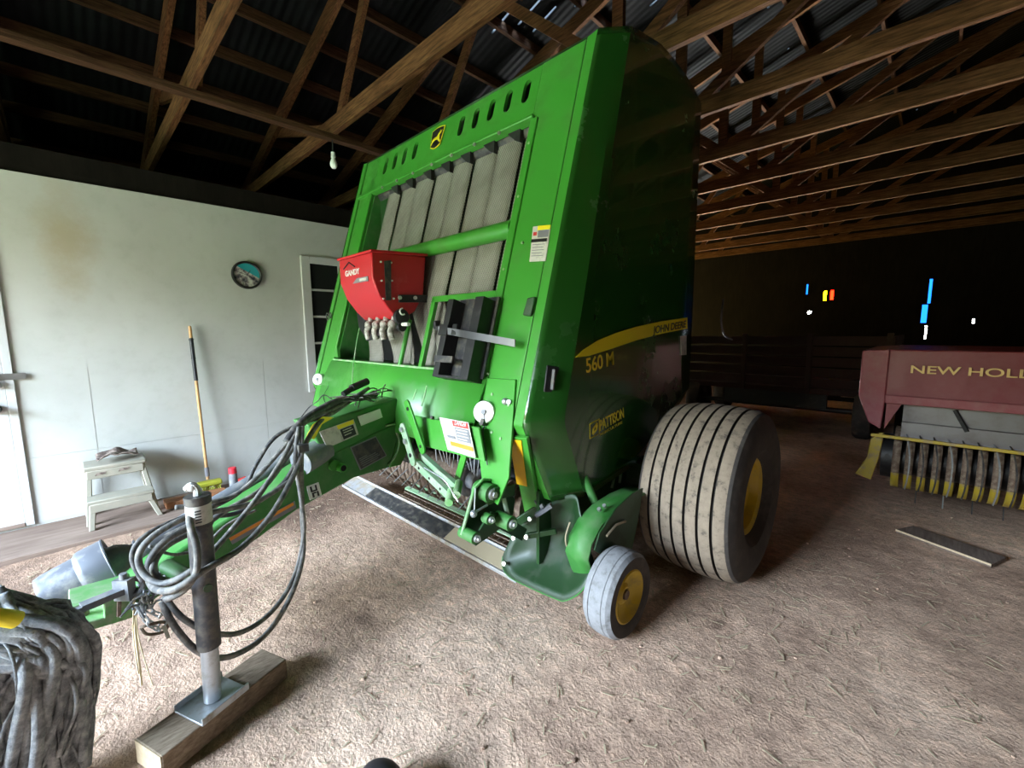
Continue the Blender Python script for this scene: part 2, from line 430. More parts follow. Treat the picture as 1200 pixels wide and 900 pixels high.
# ------------------------------------------------------------------ setting
floor = MB()
def ground(x, y):
    from mathutils import noise as N
    return .012*N.noise(Vector((x*2.1, y*2.1, 0)))+.006*N.noise(Vector((x*7, y*7, 3)))+.004*N.noise(Vector((x*19, y*19, 5)))
def fgrid(u, v):
    x = -4.7+u*12; y = -4.6+v*16.7
    return (x, y, ground(x, y)-.012)
floor.grid(fgrid, 300, 400)
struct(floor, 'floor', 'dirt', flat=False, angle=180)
yard = MB().box((-30, -60, -.35), (30, -4.62, -.05)); struct(yard, 'ground', 'grass')

WX = -4.675
# partition wall with panel seams as real grooves
wl = MB(); S = .006
ys = [-4.6, .08, 1.30, 2.52, 6.4]; zs = [0.03, .52, 1.16, 2.548]
wl.box((WX-.10, -4.6, -.02), (WX-.004, 6.4, 2.548))
for i in range(len(ys)-1):
    for j in range(len(zs)-1):
        g = .0018
        wl.box((WX-.005, ys[i]+(g if j < 2 else 0), zs[j]+(g if 0 < j < 2 else 0)), (WX, ys[i+1]-(g if j < 2 else 0), zs[j+1]))
struct(wl, 'wall_left', 'wall')
# sill boards along the foot of the wall
sb = MB(); sb.box((WX+.001, -4.6, -.02), (-4.36, 6.2, .012)); sb.box((-4.355, -4.6, -.02), (-4.085, 6.2, .016))
struct(sb, 'trim_1', 'sill_wood', bevel=.004)
struct(MB().box((-4.084, -4.6, -.02), (-4.06, 6.2, .018)), 'trim_2', 'sill_wood', bevel=.003)

# left door (only its latch side is in view)
d1 = MB(); d1.box((WX, -1.25, .05), (WX+.012, -.345, 2.02))
door = struct(d1, 'door_1', 'door_paint', bevel=.004)
dp = MB()
for z0, z1 in ((.22, .86), (1.02, 1.86)):
    for y0, y1 in ((-1.14, -.86), (-.74, -.47)):
        dp.box((WX+.012, y0, z0), (WX+.018, y1, z1))
dp.build('door_panel', 'door_paint', door, bevel=.005)
MB().box((WX, -1.3, .03), (WX+.02, -.35, .055)).build('threshold', 'sill_wood', door)
kb = MB(); kb.cyl((WX+.012, -.405, .905), (WX+.03, -.405, .905), .032); kb.cyl((WX+.03, -.405, .905), (WX+.05, -.405, .905), .012)
kb.sphere((WX+.07, -.405, .905), .03, 16, (.8, 1, 1)); kb.build('door_knob', 'knob', door)
hs = MB(); hs.box((WX+.012, -.42, 1.105), (WX+.02, -.24, 1.150)); hs.torus((WX+.03, -.385, 1.13), (0, 1, 0), .014, .005, 16, 6)
hs.build('hasp', 'brass', door)
pl_ = MB(); pl_.box((WX+.02, -.405, 1.055), (WX+.045, -.36, 1.095)); pl_.torus((WX+.033, -.383, 1.1), (1, 0, 0), .016, .004, 16, 6)
pl_.build('padlock', 'brass', door, bevel=.003)
struct(MB().box((WX, -.345, .03), (WX+.016, -.30, 2.07)), 'trim_3', 'wall_trim', bevel=.003)

# glazed door or window behind the baler
wf = MB(); X0, X1 = WX, WX+.03
y0, y1, z0, z1 = 1.71, 2.62, .80, 2.195
wf.box((X0, y0, z0), (X1, y0+.085, z1)); wf.box((X0, y1-.085, z0), (X1, y1, z1)); wf.box((X0, y0+.086, z1-.07), (X1, y1-.086, z1)); wf.box((X0, y0+.086, z0), (X1, y1-.086, z0+.12))
win = struct(wf, 'window_1', 'wall_trim', bevel=.003)
MB().box((X0+.002, y0+.08, z0+.1), (X0+.008, y1-.08, z1-.06)).build('pane', 'glass', win)
mu = MB()
for z in (1.05, 1.31, 1.585, 1.86): mu.box((X0+.006, y0+.08, z-.011), (X0+.02, y1-.08, z+.011))
for y in (2.10, 2.36): mu.box((X0+.006, y-.011, z0+.11), (X0+.02, y+.011, z1-.06))
mu.build('muntin', 'wall_trim', win)

# barn shell
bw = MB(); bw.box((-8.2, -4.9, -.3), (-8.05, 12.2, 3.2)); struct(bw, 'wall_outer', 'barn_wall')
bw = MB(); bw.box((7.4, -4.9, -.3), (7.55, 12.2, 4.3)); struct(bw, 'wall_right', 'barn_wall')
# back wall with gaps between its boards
gaps = [(-2.265, -2.225, 2.21, 2.44), (-2.20, -2.13, 1.765, 1.825), (-1.925, -1.865, 2.05, 2.26), (-1.80, -1.735, 2.06, 2.27), (-.27, -.185, 1.52, 1.88), (-.20, -.155, 1.9, 2.38), (-.19, -.165, 1.2, 1.46), (.45, .48, 1.5, 1.58)]
def back_wall():
    xs = sorted(set([-8.2, 7.55]+[g[0] for g in gaps]+[g[1] for g in gaps])); b = MB()
    for x0, x1 in zip(xs, xs[1:]):
        cuts = sorted([(g[2], g[3]) for g in gaps if g[0] <= x0+1e-6 and g[1] >= x1-1e-6])
        z = -.3
        for a, c in cuts: b.box((x0, 12.05, z), (x1, 12.1, a)); z = c
        b.box((x0, 12.05, z), (x1, 12.1, 6.2))
    return b
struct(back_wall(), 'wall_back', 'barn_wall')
for (g, mt, lb) in ((gaps[2], 'pane_yellow', 'yellow sheet'), (gaps[3], 'pane_red', 'red sheet'), (gaps[0], 'pane_blue', 'blue sky tint'), (gaps[4], 'pane_blue', 'blue sky tint'), (gaps[5], 'pane_blue', 'blue sky tint')):
    o = MB().box((g[0]-.004, 12.101, g[2]-.004), (g[1]+.004, 12.104, g[3]+.004)).build('window_2' if mt == 'pane_yellow' else 'window_3' if mt == 'pane_red' else 'daylight_tint', mt)
    o['kind'] = 'structure'
DY, DW, DX, DZ = -3.8, -4.1, -1.1, 2.95
# front wall: the wide doorway behind the camera lets the daylight in
fw = MB(); fw.box((-8.2, DY-.13, -.3), (DW, DY, 6.2)); fw.box((DX, DY-.13, -.3), (7.55, DY, 6.2)); fw.box((DW, DY-.13, DZ), (DX, DY, 6.2))
struct(fw, 'wall_front', 'barn_wall')

# roof sheets; narrow slits of daylight between some sheets
def rz(x): return 5.45+.3*x if x < 1.5 else 5.9-.3*(x-1.5)
slits = [(-3.31, -3.0, 3.73), (-3.34, -3.0, 3.535), (-3.2, -2.99, 4.115), (-2.66, -2.49, 4.265), (-2.9, -2.6, 3.9), (-3.55, -3.2, 3.36), (-2.45, -2.2, 4.62)]
holes = [(-1.67, 5.91), (-1.69, 6.91), (-1.66, 8.95), (-1.68, 9.54), (-.6, 11.2), (1.2, 9.0)]
def roof():
    b = MB(); cut = [(x0, x1, y-.011, y+.011) for x0, x1, y in slits]+[(x-.012, x+.012, y-.014, y+.014) for x, y in holes]
    ysr = sorted(set([-4.9, 12.2]+[c[2] for c in cut]+[c[3] for c in cut]))
    for ya, yb in zip(ysr, ysr[1:]):
        cs = sorted([(c[0], c[1]) for c in cut if c[2] <= ya+1e-6 and c[3] >= yb-1e-6])
        x = -8.4; segs = []
        for a, c in cs: segs.append((x, a)); x = c
        segs.append((x, 7.8))
        for a, c in segs:
            for p, q in ((a, min(c, 1.5)), (max(a, 1.5), c)):
                if q-p < 1e-6: continue
                n = len(b.v)
                for zz in (0, .03): b.v += [(p, ya, rz(p)+.10+zz), (q, ya, rz(q)+.10+zz), (q, yb, rz(q)+.10+zz), (p, yb, rz(p)+.10+zz)]
                for f in ((3,2,1,0),(4,5,6,7),(0,1,5,4),(1,2,6,5),(2,3,7,6),(3,0,4,7)): b.quadface(*[n+i for i in f])
    return b
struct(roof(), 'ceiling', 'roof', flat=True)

# purlins along the roof, on top of the trusses
for x in (-7.5, -7.0, -6.44, -5.95, -5.46, -4.95, -4.46, -3.95, -3.4, -2.8, -2.2, -1.5, -.8, -.1, .7, 1.35, 2.4, 3.4, 4.4, 5.4, 6.6):
    struct(MB().bar((x, -4.6, rz(x)+.045), (x, 12.05, rz(x)+.045), .04, .09), 'roof_purlin', 'timber_y')
# roof trusses across the barn
def truss(y):
    m = MB(); w = .045
    m.box((-7.9, y-w/2, 3.2), (7.3, y+w/2, 3.335))
    for a, c in (((-8, 3.05), (1.5, 5.9)), ((1.5, 5.9), (7.4, 4.13))):
        m.bar((a[0], y, a[1]-.075), (c[0], y, c[1]-.075), w, .14)
    yy = y+.045
    for a, c in (((-4.07, 3.26), (-3.15, 4.47)), ((-3.15, 4.44), (-1.75, 3.25)), ((-1.75, 3.25), (1.45, 5.3)), ((-1.78, 3.25), (-1.78, 4.83)), ((-4.07, 3.26), (-5.7, 3.72)),
                 ((1.5, 3.3), (1.5, 5.8)), ((4.3, 3.26), (1.55, 5.3)), ((4.3, 3.26), (5.2, 4.75)), ((5.2, 4.72), (6.6, 3.3))):
        m.bar((a[0], yy, a[1]), (c[0], yy, c[1]), .04, .085, (0, 1, 0)) if False else m.bar((a[0], yy, a[1]), (c[0], yy, c[1]), .04, .085, (0, 0, 1) if abs(a[0]-c[0]) > .01 else (1, 0, 0))
    return m
for i, y in enumerate((-3.4, -2.35, -1.3, -.25, .80, 1.85, 2.87, 3.90, 4.97, 6.02, 7.07, 8.12, 9.2, 10.3, 11.4)):
    struct(truss(y), 'roof_truss', 'timber_x')
struct(MB().box((-4.12, -4.6, 3.155), (-4.04, 6.4, 3.198)), 'roof_brace', 'timber_y')
# loft edge over the partition
struct(MB().box((-8.05, -4.6, 2.56), (WX-.02, 6.4, 2.6)), 'trim_4', 'barn_wall')
struct(MB().box((WX-.06, -4.6, 2.6), (WX-.02, 6.4, 2.74)), 'trim_5', 'barn_wall')

# ------------------------------------------------------------------ the round baler
BL = (-2.61, 2.6, 0)
B = thing('round_baler', 'big green round hay baler with grey belts, red hopper and tall side shields', 'baler', BL)
def yF(z, off=0): return 1.1663+.2933*z+off
def FP(x, z, off=0): return (x, yF(z, off), z)
XR, XRI = -1.36, -1.725       # right post outer, inner
XL, XLI = -3.86, -3.56
NB = Vector((0, -1, .2933)).normalized()   # outward normal of the front face
def front_box(x0, x1, z0, z1, mb=None, t=.02, off=0):
    mb = mb or MB()
    mb.prism([FP(x0, z0, off), FP(x1, z0, off), FP(x1, z1, off), FP(x0, z1, off)], -NB*t)
    return mb
# side shield, right: curved front strip running into a flat glossy door
frontz = [(.55, 1.66), (.974, 1.452), (2.945, 2.030)]
def side_surface(x_edge, x_flat, sgn):
    bot = [(1.66, .55), (1.97, .555), (2.35, .60), (2.68, .725), (3.13, 1.0)]
    top = [(2.03, 2.945), (2.2, 2.99), (2.57, 3.05), (2.97, 3.0), (3.13, 2.93)]
    us = [0, .02, .05, .08, .115, .15, .2, .3, .45, .6, .75, .9, 1]
    def fn(u, v):
        k = us[int(round(u*12))]
        y = 1.66 + (3.13-1.66)*k; zb = interp([(a, b) for a, b in bot], y)
        yt = 2.03+(3.13-2.03)*k; zt = interp(top, yt)
        z = zb+(zt-zb)*v
        fy = interp(frontz, z); z_lin = .55+(2.945-.55)*v
        fz = interp(frontz, z_lin)
        yy = fz+(3.13-fz)*k
        zb2 = interp(bot, max(yy, 1.66)) if v < 1 else zb
        d = yy-fz
        s = min(1, d/.17)
        return (x_edge+(x_flat-x_edge)*s, yy, zb+(zt-zb)*v)
    return MB().grid(fn, 12, 48)
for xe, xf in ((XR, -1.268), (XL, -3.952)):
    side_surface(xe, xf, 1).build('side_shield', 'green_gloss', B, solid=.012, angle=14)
# seams of the door on the shield: fine raised crease
# front flanges (bend back below the knee)
for xs_ in (XR-.066, XL+.066):
    m = MB(); m.prism([FP(xs_-.009, .80, .012), FP(xs_+.009, .80, .012), FP(xs_+.009, 2.92, .012), FP(xs_-.009, 2.92, .012)], -NB*.012); m.build('seam_shade', 'void', B)  # black strip paints the shade inside the seam
for xa, xb in ((XR, XR-.060), (XL, XL+.060)):
    m = MB(); t = .014
    m.prism([FP(xa, .974), FP(xb, .974), FP(xb, 2.93), FP(xa, 2.945)], -NB*t)
    m.prism([(xa, 1.452, .974), (xb, 1.452, .974), (xb+(0.0), 1.66, .55), (xa, 1.66, .55)], (0, .012, .006))
    m.build('front_flange', 'green', B, bevel=.003)
# front frame: posts and header in one welded face
m = MB(); off = .008
front_box(XRI, XR-.072, .80, 2.93, m, .03, off)
o = m.build('front_post', 'green', B, bevel=.004)
# inner edge of the post is a bevelled lip beside the opening
m = MB(); front_box(XRI-.004, XRI+.05, 1.19, 2.60, m, .02, -.004); m.build('post_lip', 'green', o, bevel=.006)
m = MB(); front_box(XL+.072, XLI, .80, 2.93, m, .03, off)
o = m.build('front_post', 'green', B, bevel=.004)
m = MB(); front_box(XLI-.05, XLI+.004, 1.19, 2.60, m, .02, -.004); m.build('post_lip', 'green', o, bevel=.006)
# header panel with ten slots
def slot_panel():
    m = MB(); z0, z1 = 2.612, 2.925; s0, s1 = 2.735, 2.875
    xsl = [-3.585, -3.43, -3.28, -3.135, -2.985, -2.425, -2.275, -2.125, -1.975, -1.825]
    hw = .028; t = .02
    xs = [XLI]
    for c in xsl: xs += [c-hw, c+hw]
    xs.append(XRI)
    xs[0] = XL+.4 if False else xs[0]
    edges = [XL+.22]+[e for c in xsl for e in (c-hw, c+hw)]+[XRI]
    front_box(edges[0], edges[-1], z0, s0, m, t, off); front_box(edges[0], edges[-1], s1, z1, m, t, off)
    for i in range(0, len(edges)-1, 2): front_box(edges[i], edges[i+1], s0, s1, m, t, off)
    # rounded slot ends
    for c in xsl:
        for zc, sg in ((s0, 1), (s1, -1)):
            for q in range(4):
                a0, a1 = PI/2*q/4, PI/2*(q+1)/4
                for sx in (-1, 1):
                    pts = [FP(c+sx*hw, zc, off), FP(c+sx*hw*math.cos(a0), zc+sg*hw*(1-math.sin(a0)) if False else zc+sg*(hw-hw*math.sin(a0)), off), FP(c+sx*hw*math.cos(a1), zc+sg*(hw-hw*math.sin(a1)), off)]
                    m.prism(pts, -NB*t)
    return m
hp = slot_panel().build('header_panel', 'green', B)
m = MB(); m.prism([FP(XL+.05, 2.60, -.02), FP(XRI+.02, 2.60, -.02), FP(XRI+.02, 2.622, -.02), FP(XL+.05, 2.622, -.02)], -NB*.06)
m.build('header_lip', 'green', B, bevel=.006)
m = MB()
for x in (-3.325, -3.10, -2.876, -2.638, -2.413, -2.177, -1.954):
    m = MB(); p = V(FP(x, 2.585, -.022)); m.tube([p, p+NB*.012], .011, 8); m.build('header_bolt', 'bolt', B)
# rounded corner gusset, top left
# top cover behind the header
m = MB()
top = [(2.03, 2.945), (2.2, 2.99), (2.57, 3.05), (2.97, 3.0), (3.13, 2.93), (3.2, 2.88), (3.25, 2.80)]
m.grid(lambda u, v: (XL+.02+(XR-XL-.04)*v, top[int(round(u*6))][0]+.005, top[int(round(u*6))][1]-.01), 6, 1)
m.build('top_cover', 'green_dark', B, solid=.01)
# inner walls of the belt opening and the dark chamber behind
for xw, nm in ((XLI+.002, 'a'), (XRI-.002, 'b')):
    MB().prism([FP(xw, 1.16, .03), FP(xw, 2.62, .03), FP(xw, 2.62, .34), FP(xw, 1.16, .34)], (.008 if xw < -3 else -.008, 0, 0)).build('opening_side', 'green_dusty' if xw < -3 else 'green_dark', B)
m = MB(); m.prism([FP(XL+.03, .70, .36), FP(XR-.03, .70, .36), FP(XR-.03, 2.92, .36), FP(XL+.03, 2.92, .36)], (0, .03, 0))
m.build('chamber_wall', 'void', B)  # black sheet paints the shade behind the belts
m = MB(); m.box((-3.75, 2.0, .55), (-1.47, 3.1, 2.6)); m.build('chamber_blocker', 'green_dark', B)  # box added inside the body to block light
m = MB(); m.prism([(-2.0, 3.13, .6), (-2.0, 4.1, .75), (-2.0, 4.4, 1.3), (-2.0, 4.3, 1.9), (-2.0, 3.9, 2.4), (-2.0, 3.5, 2.6), (-2.0, 3.13, 2.7)], (-1.22, 0, 0))
m.build('tailgate', 'green_gloss', B, bevel=.02)
# hook-like belt guides: dark roller above, eight belts
m = MB(); m.cyl(FP(XLI+.02, 2.60, .12), FP(XRI-.02, 2.60, .12), .075, 24); m.build('upper_roller', 'steel_dark', B)
bx_top = [-3.385, -3.18, -2.964, -2.72, -2.501, -2.283, -2.053, -1.834, -1.62]
low = [(-3.10, -2.89), (-2.74, -2.52), (-2.56, -2.47), (-2.385, -2.19), (-2.19, -2.075), (-2.035, -1.90), (-1.895, -1.76), (-1.755, -1.62)]
mid = [(-3.37, -3.185), (-3.165, -2.97), (-2.95, -2.73), (-2.71, -2.505), (-2.49, -2.29), (-2.275, -2.06), (-2.045, -1.84), (-1.827, -1.62)]
for i in range(8):
    def fn(u, v, i=i):
        z = 1.14+(2.62-1.14)*v
        a, c = bx_top[i]+.007, bx_top[i+1]-.007
        t = max(0, min(1, (1.66-z)/.46)); t = t*t*(3-2*t)*.5+t*.5
        a = a*(1-t)+low[i][0]*t; c = c*(1-t)+low[i][1]*t
        tw = .03*math.sin(i*2.1)*t
        return (a+(c-a)*u, yF(z, .075+(.012 if i % 2 else 0)+tw*(u-.5)+.01*t), z)
    MB().grid(fn, 4, 30).build('belt', 'belt', B, solid=.008, angle=80)
m = MB()
for i in range(8):     # little dark curled guides at the head of each belt gap
    x = bx_top[i+1]-.02
    if x > -1.7: continue
    p = V(FP(x, 2.565, .03)); 
    m = MB(); m.prism([p+Vector((-.085, 0, .03)), p+Vector((.025, 0, .03)), p+Vector((.02, 0, -.05)), p+Vector((-.02, 0, -.03))], (0, .03, 0)); m.build('belt_guide', 'black', B)
# cross tube
m = MB(); m.cyl(FP(XLI+.01, 1.985, .04), FP(XRI-.002, 1.985, .04), .05, 28); m.build('cross_tube', 'green', B)
# small step frame over the lower belts
m = MB()
a, b_, c_ = (-2.325, 1.644, 1.629), (-1.716, 1.642, 1.621), (-2.100, 1.519, 1.202)
xA = -2.30
m.prism([FP(-2.32, 1.20), FP(-2.285, 1.20), FP(-2.285, 1.64), FP(-2.32, 1.64)], (0, .03, 0))
m.prism([FP(-2.32, 1.605), FP(XRI+.005, 1.605), FP(XRI+.005, 1.64), FP(-2.32, 1.64)], (0, .03, 0))
m.build('guard_frame', 'green', B, bevel=.003)
m = MB(); m.cyl(FP(-2.545, 1.2, .01), FP(-2.545, 1.50, .01), .016, 12); m.build('guard_bar', 'green', B)
# lower front panel with its folded top
m = MB()
prof = [(yF(1.19)+.14, 1.205), (yF(1.19)+.02, 1.19), (yF(1.19)-.005, 1.178), (1.462, 1.085), (1.425, 1.0), (1.405, .93), (1.395, .85), (1.392, .79)]
m.grid(lambda u, v: (XLI-.03+(-1.66-XLI+.03)*u, prof[int(round(v*7))][0], prof[int(round(v*7))][1]), 1, 7)
lp = m.build('lower_panel', 'green', B, solid=.012, angle=25)
m = MB(); m.box((XLI+.0, yF(1.19)+.0, 1.192), (-1.66, yF(1.19)+.02, 1.204)); m.build('panel_edge', 'green_pale', lp)
# right lower plate, continuing the post down beside the pickup
o = plate('corner_plate', [(-2.064, 1.504, 1.165), (-1.458, 1.509, 1.183), (-1.381, 1.379, 0.738), (-1.417, 1.340, 0.606), (-1.528, 1.348, 0.633), (-1.599, 1.391, 0.781)], (0, .014, 0), 'green', B, bevel=.002)
# flap with the warning decal
fl = plate('pickup_flap', [(-2.152, 1.365, 0.934), (-2.015, 1.366, 0.938), (-1.576, 1.370, 0.950), (-1.489, 1.328, 0.805), (-1.985, 1.323, 0.789), (-2.078, 1.336, 0.835)], (0, .012, 0), 'green', B, bevel=.003)
for p in ((-1.949, 1.366, 0.947), (-1.745, 1.365, 0.943)): m = MB(); m.cyl(p, V(p)+Vector((0, -.015, .006)), .010, 8); m.build('flap_bolt', 'steel_dark', fl)
# reflector strip plate going down to the gauge wheel arm
st = plate('reflector_arm', [(-1.453, 1.454, 0.908), (-1.329, 1.447, 0.923), (-1.478, 1.726, 0.354), (-1.535, 1.754, 0.295), (-1.602, 1.749, 0.306)], (0, .02, .008), 'green', B, bevel=.003)
plate('reflector', [(-1.450, 1.456, 0.896), (-1.365, 1.451, 0.907), (-1.456, 1.591, 0.620), (-1.532, 1.594, 0.614)], (0, -.003, 0), 'amber', st)

# decals -------------------------------------------------------------
def decal(name, quad, mat, parent, out, d=.003):
    return plate(name, quad, tuple(V(out)*d), mat, parent)
OUT = tuple(NB)
def bil(q, u, v): return lerp(lerp(q[0], q[1], u), lerp(q[3], q[2], u), v)
def sub(q, u0, v0, u1, v1): return [bil(q, u0, v0), bil(q, u1, v0), bil(q, u1, v1), bil(q, u0, v1)]
def lines(name, q, rows, mat, parent, out, d=.0045, th=.35):
    m = MB()
    for (v, u0, u1) in rows: m.prism(sub(q, u0, v, u1, v+th), V(out)*d)
    return m.build(name, mat, parent, flat=True)
# warning decal on the post
q = [(-1.543, 1.740, 1.955), (-1.421, 1.736, 1.942), (-1.409, 1.683, 1.761), (-1.519, 1.685, 1.770)]
w1 = decal('warning_decal', q, 'dirty_white', B, OUT, .004)
decal('decal_header', sub(q, .3, 0, 1, .12), 'jd_yellow', w1, OUT, .006)
decal('decal_picture', sub(q, .35, .13, .95, .33), 'ink_grey', w1, OUT, .006)
decal('decal_band', sub(q, 0, .37, .9, .46), 'ink', w1, OUT, .006)
decal('decal_symbol', sub(q, .08, .17, .27, .27), 'label_red', w1, OUT, .006)
lines('decal_text', q, [(.52, .1, .8), (.60, .1, .75), (.68, .1, .8), (.76, .1, .7), (.84, .1, .78)], 'ink_grey', w1, OUT, .006, .015)
# danger decal on the flap
q = [(-1.883, 1.358, 0.962), (-1.642, 1.360, 0.968), (-1.536, 1.315, 0.815), (-1.757, 1.315, 0.815)]
w2 = decal('warning_decal', q, 'dirty_white', fl, OUT, .002)
decal('decal_header', sub(q, .5, .02, .98, .2), 'label_red', w2, OUT, .005) if False else None
def deep(parent_part, name, quad, mat, out, d):      # extra layers stay at sub-part depth
    return plate(name, quad, tuple(V(out)*d), mat, parent_part)
deep(fl, 'decal_header', sub(q, .46, .03, .97, .2), 'label_red', OUT, .005); deep(fl, 'decal_panel', sub(q, .5, .23, .96, .62), 'ink_grey', OUT, .005)
text('decal_word', 'DANGER', V(bil(q, .53, .15))+NB*.006, V(bil(q, .97, .15))-V(bil(q, .53, .15)), V(q[0])-V(q[3]), .032, 'white', fl, .001, to=(V(bil(q, .93, .15))-V(bil(q, .55, .15))).length)
lines('decal_text', q, [(.27, .54, .92), (.36, .54, .9), (.45, .54, .92), (.54, .54, .85)], 'dirty_white', fl, OUT, .007, .035)
deep(fl, 'decal_picture', sub(q, .15, .52, .42, .60), 'ink_grey', OUT, .0055)
deep(fl, 'decal_band', sub(q, .2, .70, .98, .83), 'orange', OUT, .0055)

# shield emblem with the leaping deer on the header
ec = V((-2.687, 1.986, 2.795)); R_ = Vector((1, 0, 0)); U_ = Vector((0, .2933, 1)).normalized()
def em(pts, d0, d1, mat, name, parent):
    P = [tuple(ec+R_*a+U_*b+NB*d0) for a, b in pts]
    return MB().prism(P, NB*(d1-d0)).build(name, mat, parent, flat=True)
def shape(s):
    pts = []
    for k in range(9): t = k/8; pts.append(((-.5+t)*.98*s, (.5+.08*math.sin(PI*t))*s))
    for k in range(1, 9): t = k/8; pts.append(((.49+.0-.14*t*t)*s if False else (.49-.12*t)*s, (.5-.85*t)*s))
    for k in range(1, 9): t = k/8; pts.append(((.37-.74*t)*s, (-.35-.12*math.sin(PI*t))*s))
    for k in range(1, 8): t = k/8; pts.append(((-.37-.12*t)*s, (-.35+.85*t)*s))
    return pts
e1 = em(shape(.16), .0, .004, 'jd_yellow', 'emblem', B)
em(shape(.145), .004, .006, 'ink', 'emblem_field', e1)
deer = [(-.040,-.028),(-.034,-.030),(-.026,-.014),(-.008,-.006),(.010,-.008),(.020,-.016),(.036,-.030),(.042,-.026),(.028,-.008),(.026,.006),(.022,.012),(.034,.022),(.040,.036),(.030,.028),(.026,.040),(.020,.026),(.010,.018),(.004,.010),(-.012,.010),(-.024,.006),(-.034,-.006),(-.030,-.010),(-.038,-.022)]
em([(a*1.45, b*1.45) for a, b in deer], .006, .008, 'jd_yellow', 'emblem_deer', e1)

# side lettering and stripe
XS = -1.258
sw = [(-1.258, 1.724, 1.289), (-1.258, 1.788, 1.324), (-1.258, 1.916, 1.368), (-1.258, 2.098, 1.406), (-1.258, 2.312, 1.439), (-1.258, 2.637, 1.474), (-1.258, 3.027, 1.504), (-1.258, 3.035, 1.428), (-1.258, 2.643, 1.396), (-1.258, 2.317, 1.360), (-1.258, 2.041, 1.319), (-1.258, 1.840, 1.292)]
s1 = MB().prism(sw, (.003, 0, 0)).build('side_stripe', 'jd_yellow', B, flat=True)
a, b_ = V((-1.254, 2.519, 1.395)), V((-1.254, 3.009, 1.438))
text('stripe_lettering', 'JOHN DEERE', a, b_-a, (0, -.05, 1), .065, 'ink', s1, .001, to=(b_-a).length, shear=.15, bold=.001)
a, b_ = V((-1.262, 1.826, 1.206)), V((-1.262, 2.085, 1.233))
text('model_lettering', '560 M', a, b_-a, (0, 0, 1), .105, 'gold', B, .002, to=(b_-a).length, bold=.001)
a, b_ = V((-1.262, 1.961, 0.881)), V((-1.262, 2.209, 0.919))
text('dealer_lettering', 'PATTISON', a, b_-a, (0, 0, 1), .085, 'gold', B, .002, to=(b_-a).length, bold=.0015)
a, b_ = V((-1.262, 1.961, 0.852)), V((-1.262, 2.191, 0.886))
text('dealer_small_lettering', 'AGRICULTURE', a, b_-a, (0, 0, 1), .022, 'gold', B, .002, to=(b_-a).length)
dl = MB(); c4 = [V((-1.262, 1.863, 0.934)), V((-1.262, 1.950, 0.948)), V((-1.262, 1.953, 0.868)), V((-1.262, 1.865, 0.856))]
dl.tube(c4+[c4[0]], .004, 6)
dl.tube([bil(c4, .3, .8), bil(c4, .35, .45), bil(c4, .75, .2)], .006, 6); dl.tube([bil(c4, .3, .8), bil(c4, .7, .6), bil(c4, .75, .3)], .006, 6)
dl.build('dealer_emblem', 'gold', B)
plate('side_label', [(-1.258, 2.927, 1.376), (-1.258, 3.025, 1.380), (-1.258, 3.039, 1.243), (-1.258, 2.953, 1.246)], (.003, 0, 0), 'dirty_white', B)
# side door latch
hp_ = [(-1.325, 1.584, 1.257), (-1.300, 1.657, 1.245), (-1.300, 1.631, 1.122), (-1.325, 1.559, 1.132)]
lt = plate('door_latch', hp_, (.012, -.004, 0), 'black', B, bevel=.004)
MB().bar(bil(hp_, .45, .1)+Vector((.022, -.01, 0)), bil(hp_, .5, .9)+Vector((.022, -.01, 0)), .02, .012).build('latch_handle', 'steel_dark', lt, bevel=.004)
# small lock bracket on the post
p = V((-1.463, 1.616, 1.533)); m = MB()
m.prism([p+Vector((-.03, 0, -.04)), p+Vector((.025, 0, -.045)), p+Vector((.045, .012, .05)), p+Vector((-.005, .01, .045))], NB*.02); m.build('lock_bracket', 'green_dark', B, bevel=.006)
# black document/monitor carrier on the post with its strap
m = MB(); cx0, cx1, z0, z1 = -1.985, -1.665, 1.175, 1.60
front_box(cx0, cx1, z0, z1, m, .01, -.03); tr = m.build('carrier_tray', 'steel_dark', B)
m = MB(); front_box(cx0, cx0+.05, z0, z1, m, .10, -.12); front_box(cx1-.085, cx1-.02, z0, z1, m, .10, -.12); front_box(cx0+.05, cx1-.08, z0, z0+.012, m, .09, -.12)
m.build('carrier_side', 'black', tr, bevel=.008)
m = MB(); pts = [FP(cx0-.005, 1.43, -.135), FP(cx1-.07, 1.405, -.15), FP(-1.46, 1.36, -.05)]
for p, q_ in zip(pts, pts[1:]): m.prism([V(p)+Vector((0, 0, -.018)), V(q_)+Vector((0, 0, -.018)), V(q_)+Vector((0, 0, .018)), V(p)+Vector((0, 0, .018))], NB*.006)
m.build('carrier_strap', 'ink_grey', tr)
for ba, bb in ((.015, .09), (.13, .17)): front_box(cx0+ba, cx0+bb, 1.403, 1.46, None, .012, -.153).build('strap_buckle', 'black', tr, bevel=.003)
m = MB(); front_box(cx0-.01, cx0+.15, 1.255, 1.29, m, .012, -.125); m.build('carrier_clip', 'steel_dark', tr)
m = MB(); p = V(FP(-2.13, 1.44, -.03)); m.obox(p, (.035, 0, -.008), (0, .02, 0), (0, 0, .012)); m.obox(p+Vector((-.03, 0, .02)), (.012, 0, 0), (0, .02, 0), (0, 0, .025)); m.obox(p+Vector((.035, 0, .0)), (.012, 0, 0), (0, .02, 0), (0, 0, .025))
m.build('strap_clamp', 'black', B, bevel=.004)

